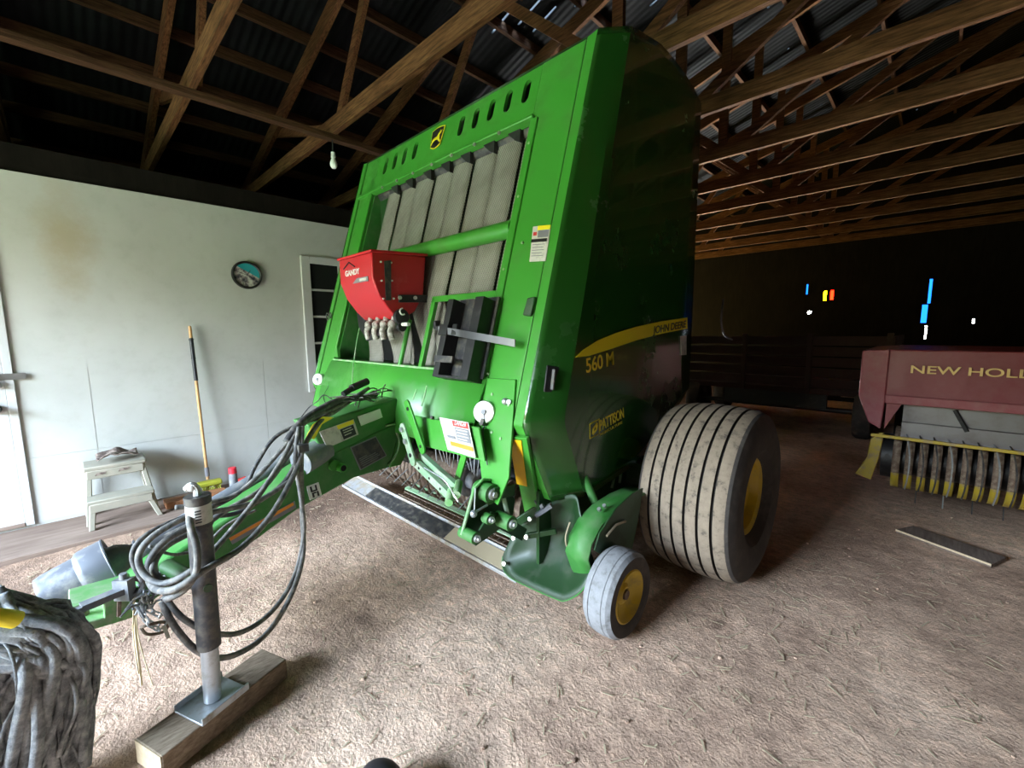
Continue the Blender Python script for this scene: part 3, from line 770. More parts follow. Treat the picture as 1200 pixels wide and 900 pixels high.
# dial gauges
def gauge(c, r):
    c = V(c); m = MB(); GA = Vector((.45, -.86, .22)).normalized(); m.lathe([(0, 0.001), (0, r), (.035, r), (.042, r*.93), (.042, .001)], c, GA, 28)
    g = m.build('dial_gauge', 'white_plastic', B)
    m = MB(); m.bar(c+GA*.045, c+GA*.045+Vector((.01, 0, -r*.7)), .006, .004, tuple(GA)); m.cyl(c+GA*.04, c+GA*.05, .012, 12); m.build('dial_pointer', 'ink_grey', g)
gauge((-1.620, 1.462, 1.008), .058); gauge((-3.715, 1.466, 1.022), .05)
m = MB(); p = V((-1.602, 1.438, 0.961)); m.tube([p, V((-1.597, 1.415, 0.918)), V((-1.568, 1.400, 0.864)), V((-1.521, 1.373, 0.771))], .004, 6, smooth=4); m.cyl(p+NB*.0, p+NB*.03, .018, 12)
m.build('dial_cable', 'steel_dark', B)
m = MB(); p = V((-1.490, 1.481, 1.074)); m.sphere(p+NB*.012, .018, 12); m.cyl(p, p+NB*.025, .012, 10); m.cyl(p+Vector((.02,0,0)), p+Vector((.03, 0, 0))+NB*.02, .012, 10); m.build('cable_stop', 'steel', B)
# bolts scattered on the frame
m = MB()
for (x, z) in ((-1.70, 1.30), (-1.70, 1.75), (-1.70, 2.15), (-1.70, 2.45), (-1.60, 1.88), (-1.47, 1.06), (-1.60, 1.10), (-1.55, .92), (-1.48, .90)):
    m = MB(); p = V(FP(x, z, -.0)); m.tube([p, p+NB*.008], .008, 8); m.build('frame_bolt', 'green_pale', B)
for (x, z) in (): pass

# ------------------------------------------------------------------ red granular applicator
RX0, RX1 = -2.95, -2.50
prof = [(1.335, 1.905), (1.335, 1.75), (1.375, 1.645), (1.44, 1.56), (1.50, 1.505), (1.54, 1.505), (1.63, 1.555), (1.70, 1.66), (1.73, 1.92)]
m = MB(); m.prism([(RX1, y, z) for y, z in prof], (RX0-RX1, 0, 0))
ap = m.build('granule_hopper', 'red', B, bevel=.008)
m = MB(); m.prism([(RX1+.012, 1.325, 1.902), (RX1+.012, 1.74, 1.922), (RX1+.012, 1.74, 1.94), (RX1+.012, 1.325, 1.918)], (RX0-RX1-.024, 0, 0)); m.build('hopper_lid', 'red', ap, bevel=.004)
a0 = (-2.496, 1.415, 1.858); a1 = (-2.496, 1.463, 1.868); a2 = (-2.496, 1.452, 1.619); a3 = (-2.496, 1.416, 1.617)
plate('sight_window', [a0, a1, a2, a3], (.004, 0, 0), 'steel_dark', ap)
for p in ((-2.500, 1.394, 1.851), (-2.500, 1.465, 1.853), (-2.500, 1.394, 1.737), (-2.500, 1.466, 1.742), (-2.500, 1.401, 1.627), (-2.500, 1.473, 1.631)): m = MB(); m.cyl(p, V(p)+Vector((.008, 0, 0)), .006, 8); m.build('window_screw', 'white_plastic', ap)
m = MB(); p, q_ = V((-2.490, 1.503, 1.632)), V((-2.490, 1.733, 1.642)); m.bar(p, q_, .014, .05); m.build('mount_bracket', 'black', ap, bevel=.004)
m = MB()
for p in ((-2.482, 1.505, 1.637), (-2.482, 1.620, 1.642)): m.cyl(p, V(p)+Vector((.012, 0, 0)), .012, 10)
m.build('bracket_bolt', 'bolt', ap)
p = V((-2.470, 1.517, 1.507)); m = MB(); m.lathe([(0, .001), (0, .05), (.03, .05), (.035, .042), (.035, .001)], p+Vector((-.035, 0, .01)), (1, 0, 0), 24); m.lathe([(0, .001), (0, .03), (.03, .03), (.03, .001)], p+Vector((-.035, 0, -.055)), (1, 0, 0), 20)
m.build('meter_dial', 'black', ap)
m = MB(); m.cyl(V((-2.440, 1.509, 1.468))+Vector((-.02, 0, 0)), V((-2.440, 1.509, 1.468))+Vector((.05, 0, 0)), .012, 10); m.torus(V((-2.430, 1.494, 1.548)), (1, 0, 0), .02, .005, 12, 6, .8, 4.6); m.build('meter_knob', 'white_plastic', ap)
m = MB()
for i in range(4):
    x = RX1-.04-.105*i; m.tube([(x, 1.50, 1.52), (x, 1.49, 1.47), (x-.01, 1.47, 1.43), (x, 1.475, 1.37)], .020, 10, smooth=4); m.sphere((x, 1.48, 1.47), .03, 10)
m.build('outlet_spout', 'clear_plastic', ap)
m = MB(); m.prism([(-3.149, 1.534, 1.595), (-3.064, 1.540, 1.616), (-2.849, 1.502, 1.487), (-2.690, 1.476, 1.398), (-2.862, 1.464, 1.356), (-3.041, 1.494, 1.459)], (0, .10, .02)); m.build('hopper_bracket', 'black', ap, bevel=.006)
a, b_ = V((RX0+.02, 1.332, 1.775)), V((RX1-.03, 1.332, 1.775))
text('hopper_lettering', 'GANDY', (-2.86, 1.332, 1.79), (1, 0, 0), (0, 0, 1), .05, 'white', ap, .001, to=.2, bold=.001)
m = MB(); m.tube([(-2.88, 1.331, 1.84), (-2.80, 1.331, 1.875), (-2.72, 1.331, 1.84)], .004, 6); m.build('hopper_roof_mark', 'ink', ap)
plate('hopper_badge', [(-2.76, 1.334, 1.735), (-2.55, 1.334, 1.735), (-2.55, 1.334, 1.765), (-2.70, 1.334, 1.765)], (0, -.003, 0), 'ink_grey', ap)
plate('hopper_badge_text', [(-2.66, 1.331, 1.742), (-2.57, 1.331, 1.742), (-2.57, 1.331, 1.758), (-2.66, 1.331, 1.758)], (0, -.002, 0), 'dirty_white', ap)

# ------------------------------------------------------------------ wheels
def big_wheel(cx, s):
    """s=+1: outer face towards +x"""
    cy, cz = 2.6, .488
    W = .255
    prof = []; mats = []
    ribs = 7
    # inner bead -> sidewall -> tread ribs -> sidewall -> bead
    prof += [(-W*.80, .215), (-W*.98, .27), (-W*1.03, .36), (-W*1.0, .42), (-W*.93, .462)]
    mats += [1, 1, 1, 1]
    def crown(t): return .495-.033*abs(t)**2.6
    g = .007
    w0 = -W*.90; dw = 2*W*.90/ribs
    for i in range(ribs):
        a = w0+dw*i; b_ = a+dw
        prof += [(a+g, crown((a+g)/W)), (a+dw/2, crown((a+dw/2)/W)+.002), (b_-g, crown((b_-g)/W))]
        mats += ([1] if i == 0 else [2]) + [0, 0]
        if i < ribs-1:
            prof += [(b_-g*.6, crown(b_/W)-.018), (b_+g*.6, crown(b_/W)-.018)]; mats += [2, 2]
    prof += [(W*.93, .462), (W*1.0, .42), (W*1.03, .36), (W*.98, .27), (W*.80, .215)]
    mats += [1, 1, 1, 1, 1]
    m = MB(); m.lathe(prof, (cx, cy, cz), (1, 0, 0), 96, mats)
    w = m.build('wheel', ['tread', 'sidewall', 'groove'], B, angle=30)
    m = MB(); o = cx+s*.15
    m.lathe([(-s*.35, .20), (0, .205), (s*.052, .222), (s*.058, .215), (s*.045, .19), (s*.0, .17), (-s*.03, .10), (-s*.02, .07), (-s*.02, .001)], (o, cy, cz), (1, 0, 0), 48)
    m.build('rim', 'yellow', w)
    m = MB()
    m.lathe([(0, .001), (0, .05), (-s*.0+s*.05, .045), (s*.05, .001)][::1], (o-s*.03, cy, cz), (1, 0, 0), 20)
    for k in range(6):
        a = k*PI/3; p = (o-s*.02, cy+.085*math.cos(a), cz+.085*math.sin(a)); m.cyl(p, (p[0]+s*.015, p[1], p[2]), .012, 6)
    m.build('hub', 'yellow', w)
    return w
big_wheel(-.885, 1); big_wheel(-4.335, -1)
m = MB(); m.cyl((-4.2, 2.6, .488), (-1.0, 2.6, .488), .05, 16); m.box((-3.9, 2.5, .42), (-1.3, 2.7, .56)); m.build('axle', 'green_dark', B)

def gauge_wheel(cx):
    cy, cz, R, W = 1.706, .196, .2, .072
    m = MB()
    m.lathe([(-W*.8, .115), (-W, .14), (-W, .18), (-W*.72, .197), (-W*.5, .2), (-W*.47, .196), (-W*.43, .2), (0, .203), (W*.43, .2), (W*.47, .196), (W*.5, .2), (W*.75, .197), (W, .182), (W, .14), (W*.8, .115)], (cx, cy, cz), (1, 0, 0), 64,
            [1, 1, 0, 0, 0, 0, 0, 0, 0, 0, 0, 0, 1, 1])
    w = m.build('gauge_wheel', ['tread_grey', 'sidewall'], B, angle=30)
    m = MB(); m.lathe([(-.10, .11), (0, .113), (.012, .125), (.016, .118), (.004, .105), (-.012, .09), (-.022, .05), (-.01, .036), (-.01, .026), (-.035, .024), (-.035, .001)], (cx+.052, cy, cz), (1, 0, 0), 40)
    m.build('rim', 'yellow', w)
    m = MB(); m.lathe([(0, .001), (0, .024), (.03, .022), (.03, .001)], (cx+.02, cy, cz), (1, 0, 0), 16); m.build('hub', 'rust', w)
    return w
gauge_wheel(-.985); gauge_wheel(-4.23)

# ------------------------------------------------------------------ pickup
m = MB(); m.cyl((-3.62, 1.84, .40), (-1.6, 1.84, .40), .16, 28); pk = m.build('pickup_drum', 'rust', B)
m = MB()
for i in range(20):
    x = -3.55+i*.1
    m.torus((x, 1.83, .40), (1, 0, 0), .185, .009, 18, 6)
pkb = m.build('pickup_band', 'rust', pk)
for i in range(18):
    x = -3.5+i*.105
    for a in (2.2, 3.1):
        m2 = MB(); p = Vector((x+.03*(a > 3), 1.84+.17*math.cos(a), .40+.17*math.sin(a))); q_ = Vector((x+.03*(a > 3), 1.84+.29*math.cos(a+.25), .40+.29*math.sin(a+.25)))
        m2.tube([p, q_], .004, 5); m2.build('tine', 'steel', pk)
# hanging tines/fingers under the flap
m = MB()
for i in range(14):
    x = -2.12+i*.036; m.tube([(x, 1.50, .80), (x+.005, 1.49, .72), (x, 1.50+.02*math.sin(i), .64)], .004, 5)
m.build('rake_finger', 'steel', B)
# converging auger, left of the pickup
def auger(x0, x1, y, z, r, turns, hand):
    m = MB(); m.cyl((x0, y, z), (x1, y, z), r*.55, 16)
    n = int(turns*20)
    def fn(u, v):
        a = u*turns*2*PI*hand; rr = r*(.5+.5*v); return (x0+(x1-x0)*u, y+rr*math.cos(a), z+rr*math.sin(a))
    m.grid(fn, n, 1); return m.build('auger', 'dusty_grey', B, solid=.006)
auger(-3.0, -2.45, 1.62, .60, .10, 5, 1); auger(-1.98, -1.62, 1.62, .55, .12, 3, -1)
m = MB(); m.cyl((-3.0, 1.62, .60), (-1.6, 1.62, .56), .05, 14); m.build('auger_shaft', 'rust', B)
# deck plates under the pickup, seen as a long pale sill
pa = [(-3.807, 1.673, 0.100), (-3.628, 1.761, 0.160), (-1.695, 1.717, 0.160), (-1.616, 1.580, 0.100)]
m = MB()
xa, xb = -3.6, -1.50
m.prism([(xa, 1.55, .100), (xb, 1.55, .100), (xb, 1.66, .150), (xa, 1.66, .150)], (0, .004, -.012))
m.prism([(xa, 1.545, .085), (xb, 1.545, .085), (xb, 1.545, .108), (xa, 1.545, .108)], (0, .008, 0))
m.prism([(xa, 1.66, .145), (xb, 1.66, .145), (xb, 1.666, .165), (xa, 1.666, .165)], (0, .006, 0))
sp_ = m.build('sill_plate', 'pan', B, bevel=.002)
MB().prism([(-3.2, 1.56, .106), (-2.15, 1.56, .106), (-2.15, 1.652, .148), (-3.2, 1.652, .148)], (0, -.002, .004)).build('sill_strip', 'steel_dark', sp_)
MB().prism([(-2.15, 1.56, .1065), (-1.62, 1.56, .1065), (-1.62, 1.652, .1485), (-2.15, 1.652, .1485)], (0, -.002, .005)).build('chaff_cover', 'chaff', sp_)
m = MB(); m.prism([(-2.9, 1.74, .20), (-1.60, 1.74, .20), (-1.60, 1.90, .26), (-2.9, 1.90, .26)], (0, 0, -.01)); m.build('deck_plate', 'link', B)
m = MB()   # ladder-like chain lying between sill and deck
n = 26
for i in range(n):
    x = -2.85+i*(1.25/n); m.cyl((x, 1.675, .175), (x, 1.725, .18), .004, 6)
m.cyl((-2.88, 1.675, .175), (-1.6, 1.675, .175), .005, 6); m.cyl((-2.88, 1.725, .18), (-1.6, 1.725, .18), .005, 6)
m.build('pickup_chain', 'rust', B)
m = MB(); m.box((-3.7, 1.95, .18), (-1.55, 2.05, .75)); m.build('pickup_back', 'void', B)  # black box paints the shade behind the pickup

# lift linkage in front of the pickup
def strap(name, a, b, w, t, mat, parent=B, holes=()):
    a, b = V(a), V(b); d = (b-a).normalized(); n = Vector((0, -1, 0)); s = d.cross(n).normalized()
    m = MB(); ends = []
    for k in range(7): an = PI*k/6; ends.append(b+s*math.cos(an)*w/2+d*math.sin(an)*w/2)
    for k in range(7): an = PI*k/6; ends.append(a-s*math.cos(an)*w/2-d*math.sin(an)*w/2)
    m.prism([tuple(p) for p in ends], (0, t, 0))
    o = m.build(name, mat, parent, bevel=.002)
    for i, (k, r, mt) in enumerate(holes):
        c = a+(b-a)*k; hb = MB(); hb.cyl(c+Vector((0, -.012 if mt == 'bolt' else -.002, 0)), c+Vector((0, .004, 0)), r, 12); hb.build('strap_bolt' if mt == 'bolt' else 'strap_hole', mt, o)
    return o
strap('lift_strap', (-2.083, 1.280, 1.019), (-1.946, 1.280, 0.786), .052, .012, 'green', holes=((.1, .011, 'void'), (.93, .009, 'void')))
strap('slotted_strap', (-2.070, 1.240, 0.896), (-1.980, 1.240, 0.722), .05, .012, 'link', holes=((.05, .015, 'bolt'), (.4, .015, 'bolt'), (.82, .012, 'void')))
strap('lift_channel', (-1.979, 1.250, 0.710), (-1.667, 1.250, 0.598), .042, .03, 'link', holes=((.15, .007, 'void'), (.45, .007, 'void'), (.75, .007, 'void')))
strap('lift_channel', (-1.980, 1.290, 0.739), (-1.675, 1.290, 0.637), .036, .03, 'link', holes=())
strap('lift_strut', (-1.689, 1.360, 0.783), (-1.773, 1.360, 0.593), .04, .014, 'green')
m = MB()
for p in ((-1.626, 1.220, 0.622), (-1.591, 1.240, 0.664)): m.cyl(V(p)+Vector((-.05, .05, .01)), V(p)+Vector((.03, -.03, -.01)), .02, 14)
m.build('pivot_pin', 'green_pale', B)
m = MB(); m.tube([(-1.837, 1.220, 0.725), (-1.643, 1.200, 0.713), (-1.566, 1.200, 0.657), (-1.535, 1.200, 0.632)], .004, 6, smooth=5); m.build('link_wire', 'steel', B)

# right-hand pickup pivot bracket (cheek plate, rollers, spring)
XB = -1.50
plate('pivot_cheek', [(-1.500, 1.380, 0.692), (-1.500, 1.325, 0.715), (-1.500, 1.271, 0.688), (-1.500, 1.199, 0.518), (-1.500, 1.188, 0.485), (-1.500, 1.243, 0.435), (-1.500, 1.274, 0.398), (-1.500, 1.434, 0.428), (-1.500, 1.520, 0.436), (-1.500, 1.547, 0.552), (-1.500, 1.461, 0.662)], (-.014, 0, 0), 'green_dark', B, bevel=.003)
m = MB(); m.tube([(-1.495, 1.387, 0.696), (-1.495, 1.320, 0.718), (-1.495, 1.266, 0.690), (-1.495, 1.184, 0.488)], .008, 8); m.build('cheek_edge', 'green_pale', B)
plate('lower_cheek', [(-1.440, 1.322, 0.572), (-1.440, 1.235, 0.497), (-1.440, 1.219, 0.465), (-1.440, 1.271, 0.446), (-1.440, 1.371, 0.470), (-1.440, 1.533, 0.349), (-1.440, 1.572, 0.400), (-1.440, 1.401, 0.534)], (-.012, 0, 0), 'green_dark', B, bevel=.003)
def roller(c, r, L, name='roller', mat='green_dusty'):
    c = V(c); m = MB(); m.cyl(c+Vector((-L, 0, 0)), c, r, 20); o = m.build(name, mat, B)
    m = MB(); m.cyl(c, c+Vector((.012, 0, 0)), r*.6, 16); m.cyl(c+Vector((.012, 0, 0)), c+Vector((.024, 0, 0)), r*.32, 6); m.build('roller_bolt', 'bolt', o)
roller((-1.440, 1.329, 0.658), .045, .10); roller((-1.420, 1.207, 0.489), .028, .10); roller((-1.420, 1.298, 0.548), .026, .04); roller((-1.360, 1.378, 0.519), .036, .10)
m = MB()
c = V((-1.520, 1.375, 0.628))
for k in range(4): m.torus(c+Vector((.022*k-.05, 0, 0)), (1, 0, 0), .048, .006, 20, 6)
m.build('coil_spring', 'green_pale', B)
m = MB(); m.bar((-1.430, 1.325, 0.662), (-1.430, 1.469, 0.643), .012, .06); m.build('pivot_link', 'green_dark', B, bevel=.004)
m = MB()
m.tube([(-1.470, 1.248, 0.586), (-1.470, 1.323, 0.597)], .006, 8); m.tube([(-1.480, 1.259, 0.696), (-1.480, 1.251, 0.591)], .004, 6); m.sphere((-1.470, 1.237, 0.581), .018, 10); m.build('grease_line', 'steel', B)
m = MB(); m.tube([(-1.450, 1.412, 0.614), (-1.450, 1.440, 0.518)], .012, 8); m.build('brace_pin', 'link', B)
# scoop shaped skid plate
bd = [(-1.606, 1.606, 0.264), (-1.588, 1.636, 0.339), (-1.455, 1.685, 0.462), (-1.349, 1.719, 0.548), (-1.257, 1.735, 0.587), (-1.205, 1.708, 0.520), (-1.117, 1.656, 0.391), (-1.066, 1.626, 0.315), (-1.084, 1.597, 0.243), (-1.115, 1.574, 0.185), (-1.179, 1.552, 0.131), (-1.238, 1.548, 0.119), (-1.403, 1.543, 0.108), (-1.544, 1.542, 0.106), (-1.608, 1.554, 0.134), (-1.626, 1.572, 0.180)]
def smooth_loop(P, n):
    P = [V(p) for p in P]; L = len(P); Q = []
    for i in range(L):
        p0, p1, p2, p3 = P[i-1], P[i], P[(i+1) % L], P[(i+2) % L]
        for k in range(n):
            t = k/n; Q.append(.5*((2*p1)+(-p0+p2)*t+(2*p0-5*p1+4*p2-p3)*t*t+(-p0+3*p1-3*p2+p3)*t**3))
    return Q
low_edge = bd[7:]
bd = smooth_loop(bd, 6)
cen = Vector((0, 0, 0))
for p in bd: cen += V(p)/len(bd)
def sk(u, v):
    k = u*len(bd); i = int(k) % len(bd); t = k-int(k); p = lerp(bd[i], bd[(i+1) % len(bd)], t)
    q_ = lerp(cen, p, v); return q_+Vector((0, .10*(1-v*v), .0))
m = MB(); m.grid(sk, len(bd), 8); m.build('skid_plate', 'skid', B, solid=.008, angle=60)
m = MB(); m.tube(low_edge, .004, 6, smooth=6); m.build('skid_edge', 'green_dusty', B)
m = MB()
for p in ((-1.483, 1.647, 0.418), (-1.462, 1.597, 0.342), (-1.553, 1.593, 0.307), (-1.589, 1.555, 0.161)): m.cyl(p, V(p)+Vector((.006, -.018, .006)), .012, 10)
m.build('skid_bolt', 'bolt', B)
# stiffening ribs over the skid
m = MB()
m.bar((-1.546, 1.607, 0.392), (-1.328, 1.786, 0.591), .02, .045); m.bar((-1.464, 1.598, 0.345), (-1.331, 1.676, 0.390), .02, .03)
m.build('skid_rib', 'green_dark', B, bevel=.004)
m = MB(); m.bar((-1.413, 1.608, 0.471), (-1.347, 1.653, 0.532), .03, .02); m.tube([(-1.514, 1.682, 0.581), (-1.431, 1.630, 0.524), (-1.394, 1.627, 0.517)], .005, 6); m.cyl((-1.387, 1.619, 0.521), (-1.373, 1.623, 0.533), .012, 8)
m.build('skid_hinge', 'dusty_grey', B)
# side frame plate behind the skid
m = MB(); m.prism([(-1.40, 1.62, .20), (-1.40, 1.62, .60), (-1.40, 2.6, .72), (-1.40, 2.7, .35), (-1.40, 2.1, .22)], (-.02, 0, 0)); m.build('pickup_side_frame', 'green_dark', B)
# curved gauge wheel arm
pth = [(-1.170, 2.171, 0.531), (-1.170, 1.969, 0.539), (-1.170, 1.806, 0.527), (-1.170, 1.687, 0.493), (-1.170, 1.611, 0.432), (-1.170, 1.585, 0.365), (-1.170, 1.635, 0.257), (-1.170, 1.725, 0.117)]
pth = [V(p)+Vector((0, .0, 0)) for p in pth]
m = MB()
def arm(u, v):
    k = u*(len(pth)-1); i = min(int(k), len(pth)-2); p = lerp(pth[i], pth[i+1], k-i); return (p.x+.13*v-.03, p.y, max(p.z, .06))
m.grid(arm, 14, 1); am = m.build('wheel_arm', 'green_dusty', B, solid=.01, angle=60)
plate('arm_side', [(-1.060, 2.078, 0.580), (-1.060, 1.968, 0.582), (-1.060, 1.803, 0.551), (-1.060, 1.662, 0.473), (-1.060, 1.621, 0.404), (-1.060, 1.734, 0.316), (-1.060, 1.968, 0.256), (-1.060, 2.032, 0.413)], (-.01, 0, 0), 'green_dark', am, bevel=.003)
m = MB(); m.tube([(-1.050, 1.706, 0.448), (-1.050, 1.789, 0.475), (-1.050, 1.879, 0.463)], .006, 6); m.tube([(-1.200, 1.616, 0.499), (-1.200, 1.583, 0.441), (-1.200, 1.591, 0.386), (-1.200, 1.619, 0.336)], .004, 6, smooth=4); m.build('arm_wire', 'chaff', am)
m = MB()
for p in ((-1.120, 1.798, 0.544), (-1.120, 1.752, 0.540)): m.cyl(p, V(p)+Vector((0, -.01, .012)), .01, 8)
m.build('arm_bolt', 'bolt', am)
m = MB(); m.cyl((-1.13, 1.706, .196), (-.98, 1.706, .196), .02, 12); m.build('wheel_spindle', 'steel_dark', am)
m = MB(); m.cyl((-1.280, 1.841, 0.654), (-1.220, 1.858, 0.524), .022, 12); m.cyl((-1.220, 1.858, 0.538), (-1.200, 1.845, 0.478), .008, 8); m.build('support_strut', 'green_dusty', B)
m = MB()
for a, c in (((-1.350, 2.285, 0.580), (-1.350, 2.241, 0.461)), ((-1.350, 2.356, 0.580), (-1.350, 2.330, 0.470)), ((-1.350, 2.629, 0.838), (-1.350, 2.683, 0.724))): m.tube([a, c], .009, 6)
m.tube([(-1.320, 2.581, 0.861), (-1.320, 2.633, 0.784), (-1.320, 2.601, 0.726)], .01, 8, smooth=4)
m.build('chain_guard_rod', 'link', B)
m = MB(); m.tube([(-1.500, 4.445, 1.713), (-1.500, 4.405, 1.510), (-1.500, 4.520, 1.370), (-1.500, 4.752, 1.315)], .008, 6, smooth=4); m.build('gate_cable', 'dusty_grey', B)

# ------------------------------------------------------------------ tongue
def TT(o): return V(o)
bot = [(-2.151, 0.060, 0.323), (-2.177, 0.198, 0.375), (-2.233, 0.496, 0.425), (-2.278, 0.738, 0.515), (-2.343, 1.084, 0.584), (-2.390, 1.335, 0.575)]
topl = [(-2.153, 0.069, 0.431), (-2.171, 0.167, 0.496), (-2.206, 0.351, 0.564), (-2.269, 0.688, 0.676), (-2.307, 0.894, 0.750), (-2.412, 1.453, 0.859)]
m = MB(); n0 = 0; wv = Vector((-.20, -.0, 0))
for i in range(6):
    m.v += [tuple(V(topl[i])), tuple(V(bot[i])), tuple(V(bot[i])+wv), tuple(V(topl[i])+wv)]
for i in range(5):
    a = 4*i
    for k in range(4): m.quadface(a+k, a+(k+1)%4, a+4+(k+1)%4, a+4+k)
m.quadface(3, 2, 1, 0); m.quadface(20, 21, 22, 23)
tg = m.build('drawbar', 'green_dusty', B, bevel=.012)
plate('drawbar_root', [(-2.445, 1.473, 0.851), (-2.423, 1.354, 0.563), (-2.440, 1.444, 0.555), (-2.473, 1.619, 0.778), (-2.457, 1.537, 0.966), (-2.424, 1.360, 0.937)], (-.25, 0, 0), 'green', B, bevel=.006)
bx = [(-2.299, 0.823, 0.945), (-2.317, 0.920, 0.742), (-2.417, 1.456, 0.858), (-2.434, 1.547, 0.939), (-2.425, 1.499, 1.008), (-2.368, 1.191, 0.977)]
hb_ = plate('hose_box', bx, (-.22, 0, 0), 'green_dusty', B, bevel=.01)
OT = Vector((1, .187, 0)).normalized()
# rounded weld lines
m = MB(); m.tube([(-2.418, 1.505, 0.974), (-2.416, 1.495, 0.903), (-2.404, 1.436, 0.852), (-2.382, 1.314, 0.847)], .007, 6, smooth=5); m.tube([(-2.396, 1.392, 0.799), (-2.401, 1.415, 0.711), (-2.393, 1.376, 0.637), (-2.383, 1.321, 0.596)], .007, 6, smooth=5); m.build('weld_rib', 'green_pale', B)
q = [(-2.305, 0.884, 0.897), (-2.344, 1.093, 0.929), (-2.350, 1.121, 0.833), (-2.312, 0.922, 0.800)]
decal('operator_decal', q, 'dirty_white', hb_, OT, .004)
deep(hb_, 'decal_header', sub(q, .48, .02, .97, .25), 'jd_yellow', OT, .006); deep(hb_, 'decal_panel', sub(q, .52, .3, .93, .92), 'ink', OT, .006)
lines('decal_text', q, [(.38, .58, .85), (.52, .58, .88), (.68, .58, .8)], 'dirty_white', hb_, OT, .007, .05)
q = [(-2.350, 1.122, 0.939), (-2.379, 1.278, 0.959), (-2.382, 1.294, 0.904), (-2.353, 1.141, 0.880)]
decal('serial_decal', q, 'white', hb_, OT, .004)
q = [(-2.339, 1.062, 0.771), (-2.372, 1.238, 0.798), (-2.386, 1.313, 0.658), (-2.349, 1.120, 0.619)]
decal('dark_decal', q, 'ink_grey', tg, OT, .004)
deep(tg, 'decal_panel', sub(q, .03, .04, .97, .96), 'steel_dark', OT, .005)
lines('decal_text', q, [(.55, .1, .4), (.62, .1, .7), (.70, .1, .75), (.78, .1, .8), (.86, .12, .7)], 'dusty_grey', tg, OT, .006, .03)
q = [(-2.289, 0.795, 0.624), (-2.301, 0.861, 0.627), (-2.304, 0.876, 0.546), (-2.291, 0.808, 0.546)]
decal('chain_decal', q, 'white', tg, OT, .004)
m = MB()
for (u0, v0, u1, v1) in ((.2, .1, .35, .5), (.35, .4, .62, .5), (.62, .1, .75, .5), (.25, .55, .4, .9), (.4, .55, .6, .65), (.65, .55, .8, .9)): m.prism(sub(q, u0, v0, u1, v1), OT*.006)
m.build('decal_symbol', 'ink', tg, flat=True)
q = [(-2.219, 0.423, 0.502), (-2.276, 0.728, 0.569), (-2.277, 0.734, 0.530), (-2.221, 0.434, 0.465)]
decal('safety_decal', q, 'ink_grey', tg, OT, .003)
deep(tg, 'decal_band', sub(q, 0, .05, .97, .45), 'orange', OT, .005)
m = MB(); p = V((-2.323, 0.981, 0.679)); m.cyl(p-OT*.01, p+OT*.05, .024, 20); m.cyl(V((-2.318, 0.951, 0.697)), V((-2.318, 0.951, 0.697))+OT*.02, .03, 20); pz = m.build('tongue_tube', 'green', B)
MB().cyl(p+OT*.046, p+OT*.052, .017, 16).build('tube_bore', 'void', pz)
# hitch clevis
m = MB()
a, b_, c_, d_ = V((-2.113, -0.089, 0.464)), V((-2.145, 0.082, 0.443)), V((-2.145, 0.080, 0.416)), V((-2.113, -0.092, 0.434))
m.prism([a, b_, c_, d_], (-.16, 0, 0))
a, b_, c_, d_ = V((-2.112, -0.096, 0.391)), V((-2.142, 0.062, 0.362)), V((-2.141, 0.059, 0.328)), V((-2.111, -0.099, 0.357))
m.prism([a, b_, c_, d_], (-.16, 0, 0))
m.prism([V((-2.130, 0.003, 0.452)), V((-2.146, 0.084, 0.441)), V((-2.144, 0.074, 0.326)), V((-2.129, -0.007, 0.348))], (-.16, 0, 0))
hc = m.build('hitch_clevis', 'green_pale', B, bevel=.004)
m = MB(); p = V((-2.190, -0.055, 0.353)); m.cyl(p+Vector((0, 0, -.05)), p+Vector((0, 0, .05)), .015, 12); m.build('hitch_pin', 'rust', hc)
m = MB(); m.tube([(-2.134, 0.046, 0.461), (-2.131, 0.035, 0.360)], .007, 6); m.build('rust_seam', 'rust', hc)
# hose holder bracket and safety chain at the hitch
m = MB(); m.torus(V((-2.096, 0.086, 0.473)), (1, -.6, .3), .028, .010, 20, 8); m.obox(V((-2.101, 0.059, 0.472)), (.02, .02, .0), (-.01, .012, 0), (0, 0, .04)); m.cyl(V((-2.101, 0.060, 0.533)), V((-2.101, 0.059, 0.472)), .012, 10)
m.bar(V((-2.079, -0.058, 0.465)), V((-2.102, 0.064, 0.470)), .04, .022); m.bar(V((-2.061, -0.100, 0.463)), V((-2.079, -0.003, 0.464)), .022, .018)
m.build('hose_holder', 'dusty_grey', B)
def chain(pts, n, name, mat, parent, R=.014, r=.0035):
    P = [V(p) for p in pts]; m = MB()
    segs = [(P[i+1]-P[i]).length for i in range(len(P)-1)]; L = sum(segs)
    for k in range(n):
        d = L*(k+.5)/n; i = 0
        while d > segs[i] and i < len(segs)-1: d -= segs[i]; i += 1
        t = (P[i+1]-P[i]).normalized(); c = P[i]+t*d
        side = t.orthogonal().normalized(); o2 = t.cross(side)
        m.torus(c, side if k % 2 else o2, R*.62, r, 12, 6, squash=1.9, udir=t)
    return m.build(name, mat, parent)
chain([(-2.079, 0.103, 0.462), (-2.072, 0.119, 0.370), (-2.068, 0.149, 0.333), (-2.074, 0.179, 0.372), (-2.073, 0.179, 0.430)], 9, 'safety_chain', 'steel', B, R=.016)
chain([(-2.096, 0.087, 0.400), (-2.080, 0.109, 0.326), (-2.086, 0.138, 0.272), (-2.091, 0.164, 0.292)], 6, 'safety_chain', 'steel', B, R=.016)
m = MB(); m.tube([(-2.087, 0.090, 0.307), (-2.080, 0.104, 0.275), (-2.088, 0.150, 0.253), (-2.092, 0.170, 0.270), (-2.089, 0.154, 0.295), (-2.080, 0.107, 0.309), (-2.087, 0.090, 0.307)], .006, 6, smooth=4); m.build('chain_hook', 'rust', B)
